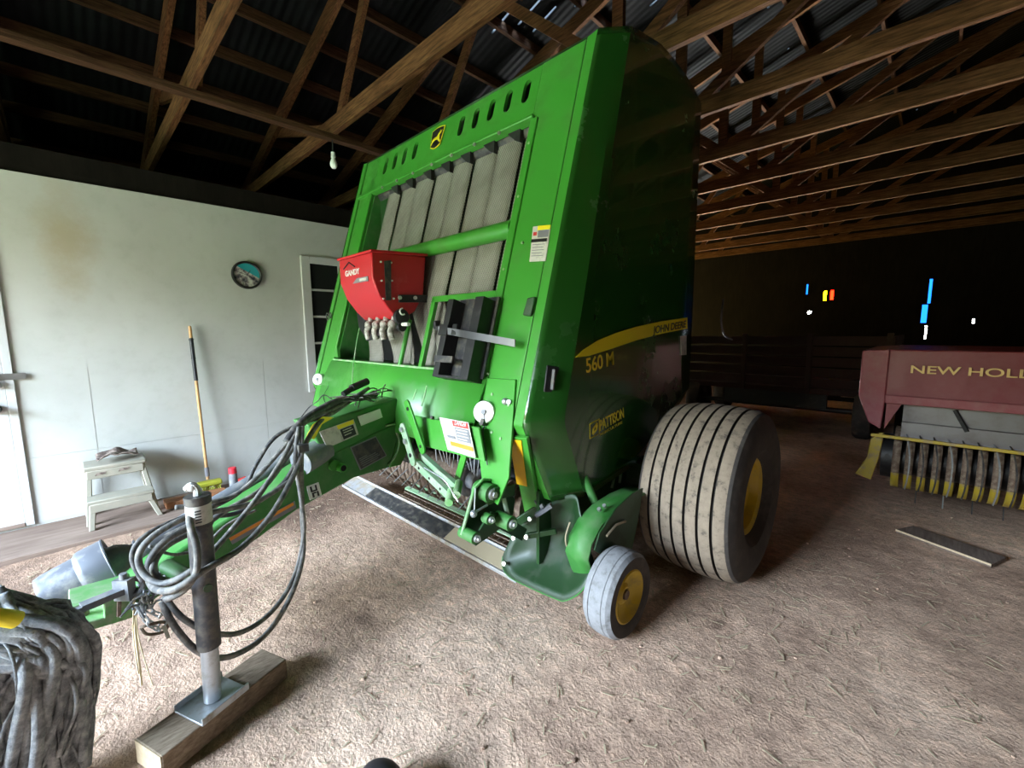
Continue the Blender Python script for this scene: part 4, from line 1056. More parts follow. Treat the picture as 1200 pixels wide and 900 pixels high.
plate('hitch_tag', [(-2.078, 0.149, 0.285), (-2.081, 0.164, 0.278), (-2.082, 0.173, 0.222), (-2.080, 0.160, 0.223)], (.002, 0, 0), 'dirty_white', B)
m = MB(); m.tube([(-2.126, 0.083, 0.416), (-2.115, 0.079, 0.352), (-2.104, 0.074, 0.272), (-2.104, 0.074, 0.129), (-2.104, 0.073, 0.064)], .004, 6, smooth=5)
m.tube([(-2.116, 0.084, 0.378), (-2.100, 0.081, 0.270), (-2.097, 0.091, 0.158), (-2.090, 0.104, 0.052)], .0022, 5, smooth=5); m.tube([(-2.115, 0.081, 0.404), (-2.108, 0.067, 0.274), (-2.103, 0.068, 0.115)], .0022, 5, smooth=5)
m.build('hanging_twine', 'twine', B)
m = MB()
for k in range(26):      # ragged straps wound round the holder
    a = random.random()*6.3; c = V((-2.092, 0.118, 0.415))+Vector((random.uniform(-.05, .05), random.uniform(-.07, .07), random.uniform(-.04, .04)))
    d = Vector((random.uniform(-1, 1), random.uniform(-1, 1), random.uniform(-1, 1))).normalized()*.035
    m.tube([c-d, c+Vector((0, 0, .012)), c+d], .004, 5, smooth=3)
m.build('tangled_strap', 'dusty_grey', B)

# jack
jx, jy = -1.79, .25
m = MB(); jt = (-1.795, .262, .84); jm = (-1.79, .252, .30); jb = (-1.782, .246, .10)
m.cyl(jm, jt, .037, 28); m.cyl((-1.795, .262, .835), (-1.795, .262, .862), .040, 28); m.cyl((-1.795, .262, .75), (-1.795, .262, .756), .039, 28)
jk = m.build('jack_stand', 'steel_dark', B)
m = MB(); m.cyl(jb, jm, .028, 24); m.build('jack_leg', 'steel', jk)
m = MB(); m.cyl((-1.795, .262, .765), (-1.795, .262, .832), .0385, 28); m.build('jack_decal', 'dirty_white', jk)
m = MB()
for k in range(5): m.prism([(-1.7565, .245, .775+.01*k), (-1.7555, .262, .775+.01*k), (-1.7555, .262, .779+.01*k), (-1.7565, .245, .779+.01*k)], (.001, -.001, 0)) 
m.build('decal_text', 'ink', jk)
m = MB(); m.tube([(-1.795, .262, .86), (-1.795, .262, .885), (-1.80, .25, .90), (-1.81, .235, .885)], .012, 8, smooth=3); m.sphere((-1.80, .25, .892), .016, 10); m.build('jack_screw', 'white_plastic', jk)
m = MB(); dr = Vector((-.38, .92, 0)).normalized(); pr_ = Vector((.92, .38, 0)).normalized()
c = V((-1.782, .246, .094))
m.obox(c, dr*.085, pr_*.075, (0, 0, .004)); m.obox(c+pr_*.074+Vector((0, 0, .012)), dr*.085, pr_*.003, (0, 0, .012)); m.obox(c-pr_*.074+Vector((0, 0, .012)), dr*.085, pr_*.003, (0, 0, .012))
m.build('jack_foot', 'steel', jk, bevel=.002)
m = MB(); m.cyl((-1.80, .26, .52), (-2.12, .19, .50), .028, 16); m.cyl((-1.79, .26, .535), (-1.75, .26, .535), .014, 10); m.build('jack_mount', 'green_dark', jk)

# driveline: ribbed guard tube with a bell shaped end
ax0, ax1 = V((-2.450, -0.167, 0.387)), V((-2.450, 0.042, 0.445)); ad = (ax1-ax0).normalized(); L = (ax1-ax0).length
m = MB(); m.lathe([(0, .078), (.02, .084), (L*.55, .093), (L*.6, .104), (L*.65, .108), (L, .112), (L, .106), (L*.65, .10), (L*.55, .085), (.03, .078)], ax0, ad, 40)
m.torus(ax1, ad, .110, .005, 36, 6)
bl = m.build('shaft_guard_bell', 'silver_paint', B)
m = MB(); m.cyl(V((-2.360, -0.036, 0.388)), V((-2.330, -0.036, 0.401)), .012, 10); m.build('bell_hole', 'void', bl)
tubeA = [V((-2.450, 0.042, 0.445)), V((-2.470, 0.138, 0.467)), V((-2.520, 0.392, 0.552)), V((-2.560, 0.635, 0.637)), V((-2.600, 0.850, 0.725)), V((-2.620, 1.099, 0.841))]
m = MB(); m.lathe([(0, .06), (.03, .072), (.07, .07), (.11, .045)], V((-2.450, 0.004, 0.434)), ad, 28); m.build('bell_cone', 'dusty_grey', B)
m = MB(); m.tube(tubeA, .04, 18, smooth=3)
for k in (.02, .045, .07): 
    c = tubeA[1]+ad*(k-.03); m.torus(c, ad, .043, .006, 24, 6)
m.build('driveshaft_tube', 'dusty_grey', B)
m = MB(); m.tube([(-2.360, 0.110, 0.483), (-2.370, 0.174, 0.493), (-2.420, 0.354, 0.521), (-2.470, 0.565, 0.549)], .034, 16, smooth=3, taper=lambda t: .35+.65*min(1, t*4)); m.build('shaft_sleeve', 'hose_dark', B)
m = MB(); m.sphere(V((-2.420, 0.088, 0.457)), .025, 12); m.build('bell_lock', 'label_red', B)
# sleeve at the drawbar root where the driveline enters
m = MB(); m.cyl(V((-2.306, 0.780, 0.753)), V((-2.374, 0.932, 0.781)), .07, 24); m.build('shaft_shield', 'dusty_grey', B)

# hydraulic hoses and harness ------------------------------------------------
def hose(pts, r=.011, mat='hose', name='hydraulic_hose'):
    m = MB(); m.tube(pts, r, 10, smooth=8); return m.build(name, mat, B, angle=180)
# bundle from the box down to the holder
hose([(-2.454, 1.251, 1.080), (-2.353, 1.033, 1.019), (-2.272, 0.868, 0.991), (-2.178, 0.739, 0.955), (-2.098, 0.629, 0.839), (-1.991, 0.488, 0.727), (-1.874, 0.340, 0.644), (-1.802, 0.227, 0.597), (-1.868, 0.149, 0.553), (-1.940, 0.108, 0.579), (-1.959, 0.103, 0.644), (-1.968, 0.148, 0.695), (-1.985, 0.240, 0.724), (-2.021, 0.324, 0.710), (-2.096, 0.513, 0.679), (-2.171, 0.702, 0.722)], .011)
hose([(-2.449, 1.226, 1.068), (-2.349, 1.010, 0.994), (-2.265, 0.881, 0.963), (-2.141, 0.753, 0.887), (-2.065, 0.669, 0.776), (-1.940, 0.534, 0.671), (-1.834, 0.393, 0.611), (-1.737, 0.254, 0.612), (-1.752, 0.171, 0.574), (-1.864, 0.129, 0.544), (-1.963, 0.122, 0.554), (-1.985, 0.133, 0.606), (-1.995, 0.188, 0.658), (-2.033, 0.284, 0.670)], .012)
hose([(-2.412, 1.185, 1.060), (-2.315, 0.938, 0.980), (-2.234, 0.768, 0.968), (-2.210, 0.640, 0.926), (-2.193, 0.548, 0.817), (-2.171, 0.489, 0.729), (-2.110, 0.373, 0.702), (-2.039, 0.207, 0.704), (-2.001, 0.115, 0.682), (-1.996, 0.086, 0.621), (-1.960, 0.106, 0.539)], .009, 'hose_dark')
hose([(-2.157, 0.733, 0.972), (-2.099, 0.688, 0.826), (-2.069, 0.690, 0.667), (-2.048, 0.686, 0.487), (-2.006, 0.619, 0.320), (-1.934, 0.503, 0.245), (-1.870, 0.376, 0.248), (-1.811, 0.271, 0.329), (-1.816, 0.191, 0.425), (-1.868, 0.150, 0.507)], .010)
hose([(-2.160, 0.750, 0.969), (-2.093, 0.711, 0.801), (-2.069, 0.692, 0.583), (-2.025, 0.668, 0.397), (-1.948, 0.577, 0.262), (-1.884, 0.451, 0.181), (-1.819, 0.317, 0.204), (-1.802, 0.227, 0.280), (-1.811, 0.165, 0.409), (-1.867, 0.143, 0.489)], .011)
hose([(-1.839, 0.262, 0.737), (-1.827, 0.249, 0.795), (-1.763, 0.229, 0.785), (-1.734, 0.237, 0.706), (-1.733, 0.229, 0.618), (-1.756, 0.193, 0.556), (-1.818, 0.151, 0.516)], .011)
hose([(-2.170, 0.695, 0.914), (-2.143, 0.550, 0.788), (-2.122, 0.440, 0.724), (-2.102, 0.329, 0.725), (-2.103, 0.232, 0.736)], .010)
hose([(-2.227, 0.731, 0.867), (-2.188, 0.575, 0.709), (-2.134, 0.397, 0.657), (-2.098, 0.309, 0.629), (-2.035, 0.187, 0.617), (-1.966, 0.138, 0.578), (-1.911, 0.164, 0.534), (-1.888, 0.259, 0.498)], .012)
hose([(-2.143, 0.337, 0.658), (-2.166, 0.460, 0.627), (-2.181, 0.646, 0.700), (-2.178, 0.740, 0.840)], .010, 'hose_dark')
hose([(-2.046, 0.139, 0.631), (-2.080, 0.214, 0.555), (-2.118, 0.312, 0.540), (-2.156, 0.409, 0.588), (-2.190, 0.533, 0.606)], .006)
hose([(-2.485, 1.311, 1.034), (-2.422, 1.189, 1.033), (-2.360, 1.018, 1.040), (-2.283, 0.874, 1.012), (-2.200, 0.748, 0.972), (-2.156, 0.675, 0.908)], .019, 'hose_dark')
hose([(-2.432, 1.029, 1.031), (-2.464, 0.986, 1.067), (-2.478, 0.952, 1.035), (-2.509, 0.904, 0.989), (-2.452, 0.810, 0.901), (-2.401, 0.756, 0.793)], .003, 'hose_dark', 'wire_harness')
m = MB(); m.cyl(V((-2.454, 1.144, 1.091)), V((-2.496, 1.264, 1.118)), .022, 16); m.cyl(V((-2.432, 1.081, 1.064)), V((-2.455, 1.150, 1.090)), .017, 14); m.build('harness_plug', 'black', B)
m = MB(); a = V((-2.101, 0.726, 0.879)); m.obox(a, (.014, 0, 0), (0, .024, 0), (0, 0, .018)); m.build('hose_clamp', 'steel_dark', B, bevel=.003)
m = MB()
for k in range(34):
    t = random.random(); c = lerp((-2.359, 1.010, 1.002), (-2.500, 1.389, 1.024), t)+Vector((random.uniform(-.05, .03), random.uniform(-.03, .03), random.uniform(-.0, .045)))
    d = Vector((random.uniform(-.4, .4), random.uniform(.3, 1), random.uniform(-.2, .35))).normalized()*random.uniform(.03, .07)
    m.tube([c-d, c+Vector((random.uniform(-.02, .02), 0, random.uniform(0, .02))), c+d], .004, 5, smooth=3)
m.build('tangled_wire', 'hose', B)
plate('yellow_tag', [(-2.289, 0.959, 0.966), (-2.265, 0.884, 0.944), (-2.246, 0.833, 0.875), (-2.238, 0.794, 0.901), (-2.245, 0.829, 0.952), (-2.267, 0.892, 0.984)], (.004, 0, 0), 'jd_yellow', B)
m = MB(); m.tube([(-3.061, 1.448, 1.166), (-3.118, 1.513, 1.352), (-3.146, 1.560, 1.480), (-3.213, 1.578, 1.573)], .004, 6, smooth=4); m.tube([(-2.921, 1.368, 1.028), (-3.004, 1.412, 1.110), (-3.061, 1.448, 1.166)], .004, 6); m.build('twine_line', 'green_pale', B)
m = MB(); m.tube([(-3.279, 1.357, 0.819), (-3.493, 1.390, 0.899), (-3.450, 1.419, 0.997), (-3.562, 1.464, 1.083)], .003, 5, smooth=5); m.build('gauge_cable', 'black', B)
m = MB()
for (a, c) in (((-2.151, 1.368, 1.030), (-2.139, 1.386, 1.089)), ((-2.053, 1.360, 1.002), (-2.045, 1.394, 1.116))): m.bar(a, c, .012, .003, (0, 1, 0))
m.build('paint_scuff', 'green_pale', lp)
m = MB(); p = V((-3.853, 1.614, 1.559)); m.torus(p, (0, 1, 0), .03, .005, 16, 6); m.torus(p+Vector((.05, 0, .01)), (0, 1, 0), .022, .005, 16, 6); m.build('wire_clip', 'steel_dark', B)
m = MB(); m.prism([FP(XLI+.01, 1.22, -.01), FP(XLI+.10, 1.22, -.01), FP(XLI+.03, 1.30, -.01)], (0, .02, 0)); m.build('corner_gusset', 'green', B)

# ------------------------------------------------------------------ other things
# timber block under the jack
dr = Vector((-.345, .94, 0)).normalized(); pr_ = Vector((.94, .345, 0)).normalized()
c = V((-1.805, .268, .042)); h = .048
bk = thing('wood_block', 'weathered timber block lying on the dirt under the baler jack', 'wood block', (c.x, c.y, 0))
m = MB(); m.obox(c, dr*.225, pr_*.075, (0, 0, .043)); m.build('block', 'block_wood', bk, bevel=.004)
m = MB(); m.obox(c-dr*.2262, dr*.0012, pr_*.073, (0, 0, .041)); m.build('cut_end', 'block_end', bk)

# plank lying on the floor at the right
a, b_ = V((-0.101, 3.937, 0.020)), V((0.338, 3.722, 0.020)); a2 = V((-0.017, 4.090, 0.020)); b2 = V((0.412, 3.900, 0.020))
m = MB(); m.prism([a, b_, b2, a2], (0, 0, -.024)); pk_ = m.build('wooden_plank', 'plank_wood', None, bevel=.002); pn = Vector((a.y-b_.y, b_.x-a.x, 0)).normalized()*-.002
m = MB(); m.prism([a+pn, b_+pn, b_+pn-Vector((0, 0, .012)), a+pn-Vector((0, 0, .012))], pn*.5); m.build('pale_edge', 'block_end', pk_)  # thin paler strip along the near edge
tag(pk_, 'flat weathered plank lying on the dirt floor in front of the red baler', 'plank')

# step stool
sx0, sx1, sy0, sy1, H_ = -4.60, -4.28, -.02, .37, .0
ST = thing('step_stool', 'cream plastic two-step stool standing on the boards against the white wall', 'step stool', (-4.44, .17, .016))
z0 = .016
def stool_side(y, t):
    m = MB()
    # A shaped side: back leg, front leg, two cross rails
    def P(x, z): return (x, y, z0+z)
    m.prism([P(-4.645, 0), P(-4.60, 0), P(-4.585, .43), P(-4.625, .43)], (0, t, 0))
    return m
def leg(xb, xt, yb, yt, ztop, w=.035, d=.045):
    m = MB(); m.prism([(xb-d/2, yb-w/2, z0), (xb+d/2, yb-w/2, z0), (xb+d/2, yb+w/2, z0), (xb-d/2, yb+w/2, z0)], (0, 0, .001)); n = len(m.v)
    m = MB(); lo = [(xb-d/2, yb-w/2, z0), (xb+d/2, yb-w/2, z0), (xb+d/2, yb+w/2, z0), (xb-d/2, yb+w/2, z0)]
    hi = [(xt-d/2, yt-w/2, z0+ztop), (xt+d/2, yt-w/2, z0+ztop), (xt+d/2, yt+w/2, z0+ztop), (xt-d/2, yt+w/2, z0+ztop)]
    m.v = lo+hi
    for f in ((3,2,1,0),(4,5,6,7),(0,1,5,4),(1,2,6,5),(2,3,7,6),(3,0,4,7)): m.quadface(*f)
    return m
ya, yb = -.02, .36
for yy, yt in ((ya, ya+.03), (yb, yb-.05)):
    leg(-4.62, -4.60, yy, yt, .40).build('leg', 'stool', ST, bevel=.006)
    leg(-4.36, -4.42, yy+(.01 if yy > 0 else 0), yt, .40).build('leg', 'stool', ST, bevel=.006)
    leg(-4.24, -4.25, yy+(.015 if yy > 0 else .01), yt, .19).build('leg', 'stool', ST, bevel=.006)
m = MB(); m.box((-4.635, ya, z0+.395), (-4.385, yb-.02, z0+.43)); m.build('top_step', 'stool', ST, bevel=.01)
m = MB(); m.box((-4.405, ya+.015, z0+.335), (-4.385, yb-.04, z0+.40)); m.build('top_apron', 'stool', ST, bevel=.006)
m = MB(); m.box((-4.40, ya-.005, z0+.185), (-4.225, yb-.005, z0+.215)); m.build('lower_step', 'stool', ST, bevel=.008)
m = MB(); m.box((-4.24, ya+.01, z0+.13), (-4.222, yb-.02, z0+.19)); m.build('lower_apron', 'stool', ST, bevel=.005)
for (y_, z_) in ((.07, .37), (.20, .375)): m = MB(); m.prism([(-4.384, y_-.03, z0+z_-.012), (-4.384, y_+.03, z0+z_-.006), (-4.384, y_+.035, z0+z_+.012), (-4.384, y_-.02, z0+z_+.008)], (.002, 0, 0)); m.build('scuff_mark', 'rag', ST)
def ragf(u, v):
    x = -4.62+.22*v; y = .06+.24*u; return (x, y, z0+.462+.03*abs(math.sin(u*7+v*3)*math.sin(v*5))+.035*math.exp(-((u-.45)**2)*18)*(1-v*.4))
tag(MB().grid(ragf, 18, 14).build('cloth_rag', 'rag', None, solid=.006), 'crumpled brown cloth lying on top of the cream step stool', 'cloth')

# broom leaning on the wall
b0, b1 = V((-4.54, .750, .13)), V((-4.635, .742, 1.475))
BR = thing('push_broom', 'broom leaning on the white wall with wooden handle and black tape', 'broom', (-4.5, .75, .018))
m = MB(); m.tube([b0, b1], .0125, 14); m.sphere(b1, .0125, 10); m.build('handle', 'handle_wood', BR)
d = (b1-b0).normalized(); L = (b1-b0).length
m = MB(); m.tube([b0+d*L*.655, b0+d*L*.93], .0155, 14); m.torus(b0+d*L*.80, d, .016, .004, 14, 6); m.torus(b0+d*L*.92, d, .016, .005, 14, 6); m.build('grip_tape', 'tape', BR)
m = MB(); m.tube([b0+d*.03, b0+d*.11], .018, 14); m.build('ferrule', 'ink_grey', BR)
m = MB(); m.prism([(-4.58, .67, .075), (-4.49, .67, .075), (-4.50, .85, .075), (-4.58, .85, .075)], (0, 0, .04)); m.build('broom_head', 'bristle', BR, bevel=.01)
m = MB()
for k in range(60):
    x = random.uniform(-4.575, -4.50); y = random.uniform(.68, .84); m.tube([(x, y, .08), (x+random.uniform(-.01, .015), y+random.uniform(-.015, .015), .03)], .003, 4)
br_ = m.build('bristles', 'bristle', BR); br_['kind'] = 'stuff'

# spray can, boards and junk by the wall foot
SC = thing('spray_can', 'grey spray can with bright red cap standing by the wall behind the tongue', 'spray can', (-4.40, .91, .018))
cx, cy = -4.36, .905
m = MB(); m.lathe([(0, .001), (0, .03), (.004, .033), (.16, .033), (.172, .028), (.175, .001)], (cx, cy, .018), (0, 0, 1), 28); m.build('can_body', 'dusty_grey', SC)
m = MB(); m.lathe([(0, .001), (0, .032), (.048, .031), (.052, .027), (.052, .001)], (cx, cy, .019+.172), (0, 0, 1), 28); m.build('cap', 'red_cap', SC)
m = MB(); m.prism([(-4.44, .42, .02), (-4.30, .42, .02), (-4.30, .84, .02), (-4.40, .84, .02)], (0, 0, .05)); 
tag(m.build('wooden_board', 'orange_wood', None, bevel=.004), 'reddish brown board lying on the boards beside the step stool', 'board')
m = MB(); m.tube([(-4.22, .70, .03), (-4.24, .82, .08), (-4.30, .95, .10), (-4.29, 1.04, .05)], .012, 8, smooth=5); m.tube([(-4.20, .75, .03), (-4.22, .86, .05), (-4.26, 1.0, .03)], .009, 8, smooth=5)
tag(m.build('plastic_strip', 'white_plastic', None), 'white plastic strip lying between the broom and the spray can', 'plastic strip')
m = MB(); m.obox((-4.52, 1.0, .05), (.03, 0, 0), (0, .045, .01), (0, 0, .03)); m.sphere((-4.50, 1.08, .06), .035, 10)
jn = tag(m.build('work_glove', 'label_red', None, bevel=.012), 'small red and yellow bundle at the wall foot beside the spray can', 'bundle')

# wall clock
CK = thing('wall_clock', 'round black-rimmed wall clock with a teal picture dial', 'clock', (WX, 1.215, 1.955))
c = V((WX+.001, 1.22, 1.958))
m = MB(); m.lathe([(0, .120), (.012, .128), (.030, .124), (.033, .115), (.028, .108), (.012, .107)], c, (1, 0, 0), 48); m.build('rim', 'black', CK)
m = MB(); m.lathe([(0, .001), (0, .110), (.012, .110), (.014, .001)], c, (1, 0, 0), 48); m.build('dial', 'dial', CK)
m = MB(); m.bar(c+Vector((.018, 0, 0)), c+Vector((.018, .03, .045)), .005, .002, (1, 0, 0)); m.bar(c+Vector((.020, 0, 0)), c+Vector((.020, -.06, .02)), .004, .002, (1, 0, 0)); m.build('clock_hand', 'ink', CK)

# light bulb hanging from the brace
LB = thing('light_bulb', 'bare white light bulb hanging from the rafters above the wall', 'light bulb', (-4.07, 1.80, 2.93))
p = V((-4.070, 1.841, 2.950)); 
m = MB(); m.lathe([(-.045, .001), (-.040, .018), (-.02, .030), (0, .032), (.02, .026), (.045, .016), (.055, .014)], p, (0, 0, 1), 24); m.build('bulb', 'bulb', LB)
m = MB(); m.lathe([(0, .001), (0, .02), (.045, .018), (.05, .001)], p+Vector((0, 0, .054)), (0, 0, 1), 18); m.build('socket', 'white_plastic', LB)
m = MB(); m.tube([p+Vector((0, 0, .10)), (p.x, p.y, 3.157)], .006, 6); m.build('cord', 'black', LB)

# grey frayed bundle at the lower left corner
m = MB()
for k in range(420):
    t = random.random()
    bx0 = Vector((-1.93+random.uniform(-.06, .06), -.50+random.uniform(-.06, .30), .62+random.uniform(-.06, .06)))
    md = Vector((-1.86+random.uniform(-.09, .07), -.20+.12*random.random(), .52+random.uniform(-.08, .05)))
    ed = Vector((-1.86+random.uniform(-.09, .08), -.17+random.uniform(-.10, .08), .05+random.uniform(0, .14)))
    md2 = lerp(md, ed, .5)+Vector((random.uniform(-.03, .03), random.uniform(-.05, .07), 0))
    m.tube([bx0, md, md2, ed], .004+.016*random.random()**3, 6, smooth=5)
for k in range(30):
    y = -.62+.45*random.random(); m.tube([(-1.9, y, .02), (-1.9+random.uniform(-.1, .1), y+.05, .2), (-1.88+random.uniform(-.08, .08), y+.02, .5)], .03, 7, smooth=4)
FB = thing('frayed_bundle', 'ragged dusty grey bundle of cord and cloth at the lower left corner of the picture', 'bundle', (-1.9, -.3, 0))
m.build('cord_mass', 'fibre', FB, angle=180)
m = MB(); m.tube([(-1.740, -0.226, 0.684), (-1.740, -0.190, 0.661), (-1.750, -0.172, 0.641)], .022, 12); m.build('yellow_band', 'jd_yellow', FB)

# dark rounded thing at the bottom edge
m = MB(); m.sphere((-1.095, .535, .055), .085, 24, (1.0, .8, .62))
tag(m.build('dark_stone', 'stone', None), 'dark rounded stone on the dirt at the bottom edge of the picture', 'stone')

# ------------------------------------------------------------------ the red square baler at the right
NY = 4.25
N = thing('square_baler', 'faded red square hay baler with yellow pickup standing in the dark right side', 'baler', (.7, 4.8, 0))
x0, x1 = -.405, 1.75
hd = MB(); hd.prism([(x0, NY, .86), (x0, NY-.03, .90), (x0, NY+.02, 1.255), (x0, NY+.9, 1.265), (x0, NY+.9, .86)], (.0, 0, 0)) if False else None
m = MB(); m.prism([(-.25, NY+.05, .865), (-.25, NY, .87), (-.25, NY+.02, 1.262), (-.25, NY+1.2, 1.262), (-.25, NY+1.2, .865)], (x1+.25, 0, 0)); hood = m.build('hood', 'nh_red', N, bevel=.01)
m = MB(); m.box((-.245, NY-.018, .862), (x1, NY+.004, .925)); m.build('hood_lip', 'nh_red_light', hood, bevel=.006)
m = MB(); m.prism([(x0, NY+.02, .90), (x0-.0, NY+.02, 1.25), (-.245, NY-.005, 1.262), (-.245, NY-.005, .84), (-.255, NY-.005, .66), (-.33, NY+.01, .70)], (0, 1.1, 0)); m.build('end_panel', 'nh_red_light', N, bevel=.008)
a = V((-0.119, 4.238, 1.097)); b_ = V((0.109, 4.238, 1.105))
text('hood_lettering', 'NEW HOLLAND', a, (1, 0, 0), (0, 0, 1), .078, 'nh_lettering', hood, .004, to=(b_.x-a.x)/.285, bold=.001)
m = MB(); m.box((-.14, NY+.10, .72), (x1, NY+.13, .87)); m.box((-.14, NY+.06, .60), (x1, NY+.09, .72)); cp = m.build('back_sheet', 'nh_grey', N)
m = MB(); m.bar((.13, NY+.085, .84), (.20, NY+.055, .70), .02, .02); m.build('sheet_brace', 'black', cp)
m = MB(); m.cyl((-.18, NY+.22, .42), (x1, NY+.22, .42), .13, 24); rl = m.build('pickup_reel', 'black', N)
# stripper bands
for i in range(27):
    x = -.15+i*.073
    m = MB(); pts = []
    for k in range(13):
        a_ = PI*.42+PI*1.05*k/12; pts.append((NY+.22+.20*math.cos(a_), .42+.24*math.sin(a_)))
    n0 = len(m.v)
    m.grid(lambda u, v: (x+(v-.5)*.046, pts[int(round(u*12))][0], pts[int(round(u*12))][1]), 12, 1)
    m.cur = 0
    o = m.build('stripper_band', ['rust', 'nh_yellow'], N, solid=.004)
    for p in o.data.polygons:
        if p.center.z < -.075: p.material_index = 1
for i in range(26):
    x = -.115+i*.073
    m = MB()
    m.tube([(x, NY+.10, .64), (x+.02, NY-.0, .60), (x+.04, NY-.055, .48), (x+.04, NY-.07, .34), (x+.03, NY-.04, .24)], .005, 6, smooth=4)
    if i % 2: m.tube([(x+.02, NY+.12, .20), (x+.02, NY+.06, .12)], .004, 5)
    m.build('tine', 'steel_dark' if i % 3 else 'steel', N)
m = MB(); m.bar((-.30, NY-.085, .625), (x1, NY-.085, .625), .022, .022); m.build('wind_bar', 'nh_yellow', N, bevel=.003)
m = MB(); m.prism([(-.26, NY+.06, .62), (-.31, NY+.06, .56), (-.32, NY+.04, .42), (-.385, NY+.04, .27), (-.285, NY+.04, .24), (-.25, NY+.05, .42), (-.235, NY+.06, .62)], (0, .03, 0)); m.build('skid_arm', 'nh_yellow', N, bevel=.005)
m = MB(); m.cyl((-.24, NY+.22, .42), (-.17, NY+.22, .42), .17, 24); m.build('reel_end', 'black', N)
m = MB(); m.prism([(-.235, NY+.02, .66), (-.15, NY+.02, .86), (-.235, NY+.02, .86)], (0, .5, 0)); m.build('side_gusset', 'nh_red', N)
m = MB(); m.box((-.20, NY+.5, .30), (x1, NY+1.1, .86)); m.build('bale_case', 'void', N)
m = MB(); m.lathe([(-.09, .2), (-.1, .27), (-.06, .32), (.06, .32), (.1, .27), (.09, .2)], (1.55, NY+.9, .32), (1, 0, 0), 32); m.build('wheel', 'sidewall', N)
m = MB(); m.lathe([(-.09, .2), (-.1, .27), (-.06, .32), (.06, .32), (.1, .27), (.09, .2)], (.1, NY+.9, .32), (1, 0, 0), 32); m.build('wheel', 'sidewall', N)

# stand-in wagon for a faint dark machine, added to darken the barn's back
WG = thing('stand_in_wagon', 'dark wagon standing in for a faint machine, added to darken the back of the barn', 'wagon', (-1.6, 7.6, 0))
m = MB()
m.box((-2.9, 6.9, .55), (-.35, 8.6, .62))
for k in range(5): m.box((-2.9, 6.9, .64+k*.14), (-.35, 6.93, .76+k*.14)); m.box((-.38, 6.93, .64+k*.14), (-.35, 8.6, .76+k*.14))
for x in (-2.85, -2.0, -1.2, -.4): m.box((x-.03, 6.87, .55), (x+.03, 6.9, 1.36))
m.build('wagon_box', 'wagon_paint', WG, bevel=.004)
for x in (-2.7, -.6):
    for y in (7.1, 8.3):
        m = MB(); m.lathe([(-.08, .17), (-.1, .22), (-.09, .31), (-.05, .335), (.05, .335), (.09, .31), (.1, .22), (.08, .17), (.02, .15), (.02, .001)], (x, y, .33), (1, 0, 0), 32); m.build('wheel', 'sidewall', WG)
for y in (7.1, 8.3):
    m = MB(); m.cyl((-2.7, y, .33), (-.6, y, .33), .035, 12); m.box((-2.3, y-.04, .33), (-1.0, y+.04, .56)); m.build('axle', 'black', WG)

# straw litter on the floor
m = MB()
for k in range(5200):
    u = random.random(); x = -4.0+7.0*random.random(); y = -.3+5.2*random.random()**1.2
    if abs(x+1.8) < .2 and y < .6: continue
    if -.2 < x < .5 and 3.6 < y < 4.2: continue
    a = random.random()*PI; L = .008+.03*random.random()**2.2; w = .0012+.0014*random.random(); z = ground(x, y)-.012+.003
    d = Vector((math.cos(a)*L, math.sin(a)*L, random.uniform(-.001, .004))); n_ = Vector((-math.sin(a)*w, math.cos(a)*w, 0)); c = Vector((x, y, z+.002))
    i0 = len(m.v); m.v += [tuple(c-d-n_), tuple(c+d-n_), tuple(c+d+n_), tuple(c-d+n_)]; m.quadface(i0, i0+1, i0+2, i0+3)
tag(m.build('straw_litter', 'chaff', None, flat=True, solid=.0012), 'loose bits of dry straw scattered over the dirt floor', 'straw', kind='stuff')
# small stones and clods
m = MB()
for k in range(420):
    x = -4.0+7.0*random.random(); y = -.2+5*random.random(); r = .003+.008*random.random()**3
    m.sphere((x, y, ground(x, y)-.012+r*.4), r, 6, (1, random.uniform(.7, 1.2), .7))
tag(m.build('dirt_crumbs', 'dirt', None), 'small crumbs of earth scattered over the dirt floor', 'dirt', kind='stuff')

for o in bpy.data.objects:
    if '_w' in o: del o['_w']

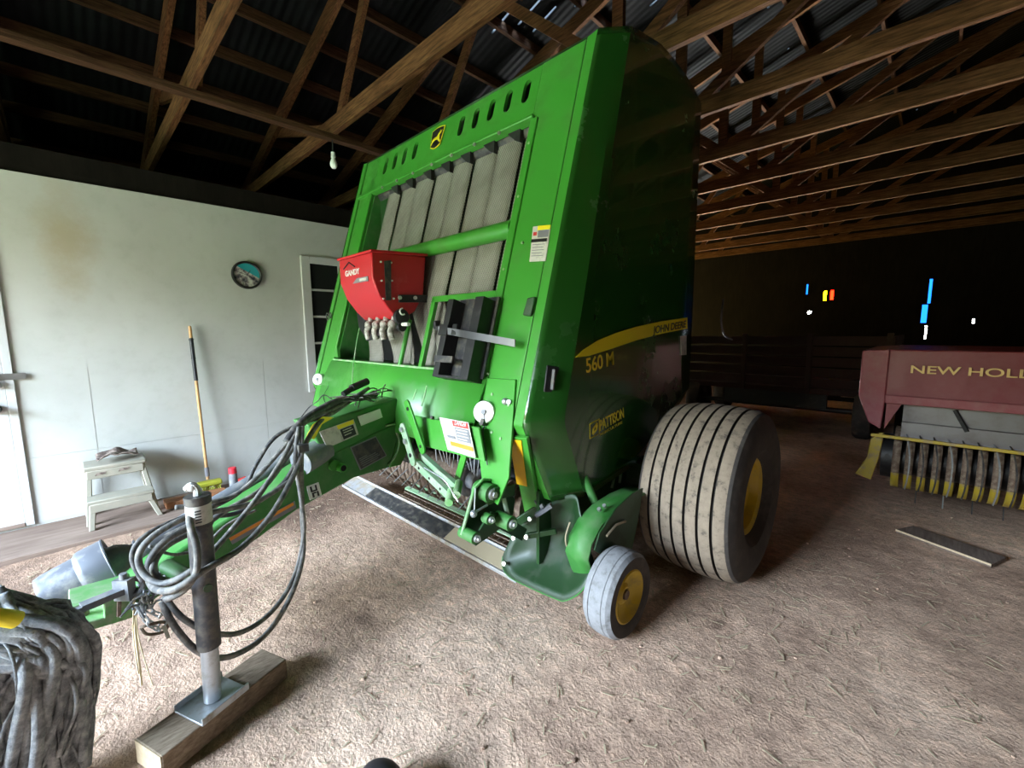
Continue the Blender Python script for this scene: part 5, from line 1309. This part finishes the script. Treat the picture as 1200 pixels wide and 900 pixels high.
# ------------------------------------------------------------------ light
w = bpy.data.worlds.new('sky'); bpy.context.scene.world = w; w.use_nodes = True; nt = w.node_tree
bg = nt.nodes['Background']
tc = add(nt, 'ShaderNodeTexCoord'); sp = add(nt, 'ShaderNodeSeparateXYZ'); nt.links.new(tc.outputs['Generated'], sp.inputs[0])
r = ramp(nt, sp.outputs['Z'], [(.0, (1.0, 1.0, .96)), (.3, (.66, .82, 1.0)), (.7, (.54, .73, 1.0))])
# added dark band like an unseen tree line steepens doorway light; open sky above
yb = add(nt, 'ShaderNodeMath', operation='LESS_THAN'); yb.inputs[1].default_value = .25; nt.links.new(sp.outputs['Y'], yb.inputs[0])
zt = ramp(nt, sp.outputs['Z'], [(.15, (1, 1, 1)), (.29, (0, 0, 0))])
tf = add(nt, 'ShaderNodeMath', operation='MULTIPLY'); nt.links.new(yb.outputs[0], tf.inputs[0]); nt.links.new(zt.outputs['Color'], tf.inputs[1])
nt.links.new(mixc(nt, tf.outputs[0], r.outputs['Color'], (.05, .040, .013)), bg.inputs['Color']); bg.inputs['Strength'].default_value = 35.0
po = bpy.data.lights.new('doorway', 'AREA'); po.shape = 'RECTANGLE'; po.size = DX-DW; po.size_y = DZ; po.cycles.is_portal = True
ob = bpy.data.objects.new('doorway_portal', po); C.objects.link(ob); ob.location = ((DX+DW)/2, DY-.02, DZ/2); ob.rotation_euler = (PI/2, 0, 0)

# ------------------------------------------------------------------ camera
cam = bpy.data.cameras.new('camera'); co = bpy.data.objects.new('camera', cam); C.objects.link(co)
cam.sensor_width = 36; cam.lens = 506/1200*36; cam.clip_start = .02; cam.clip_end = 200
Mx = [(0.71432, 0.07970, -0.69527), (0.69978, -0.09239, 0.70836), (-0.00778, -0.99253, -0.12177)]    # rows: world axes seen from the camera (x right, y down, z forward)
rot = Matrix(((Mx[0][0], -Mx[0][1], -Mx[0][2]), (Mx[1][0], -Mx[1][1], -Mx[1][2]), (Mx[2][0], -Mx[2][1], -Mx[2][2])))
co.matrix_world = Matrix.Translation((0, 0, 1.42)) @ rot.to_4x4()
sc = bpy.context.scene; sc.camera = co
sc.view_settings.view_transform = 'Standard'; sc.view_settings.look = 'None'; sc.view_settings.gamma = 1
sc.view_settings.use_curve_mapping = False; sc.view_settings.exposure = 1.6
sc.cycles.max_bounces = 8; sc.cycles.diffuse_bounces = 5
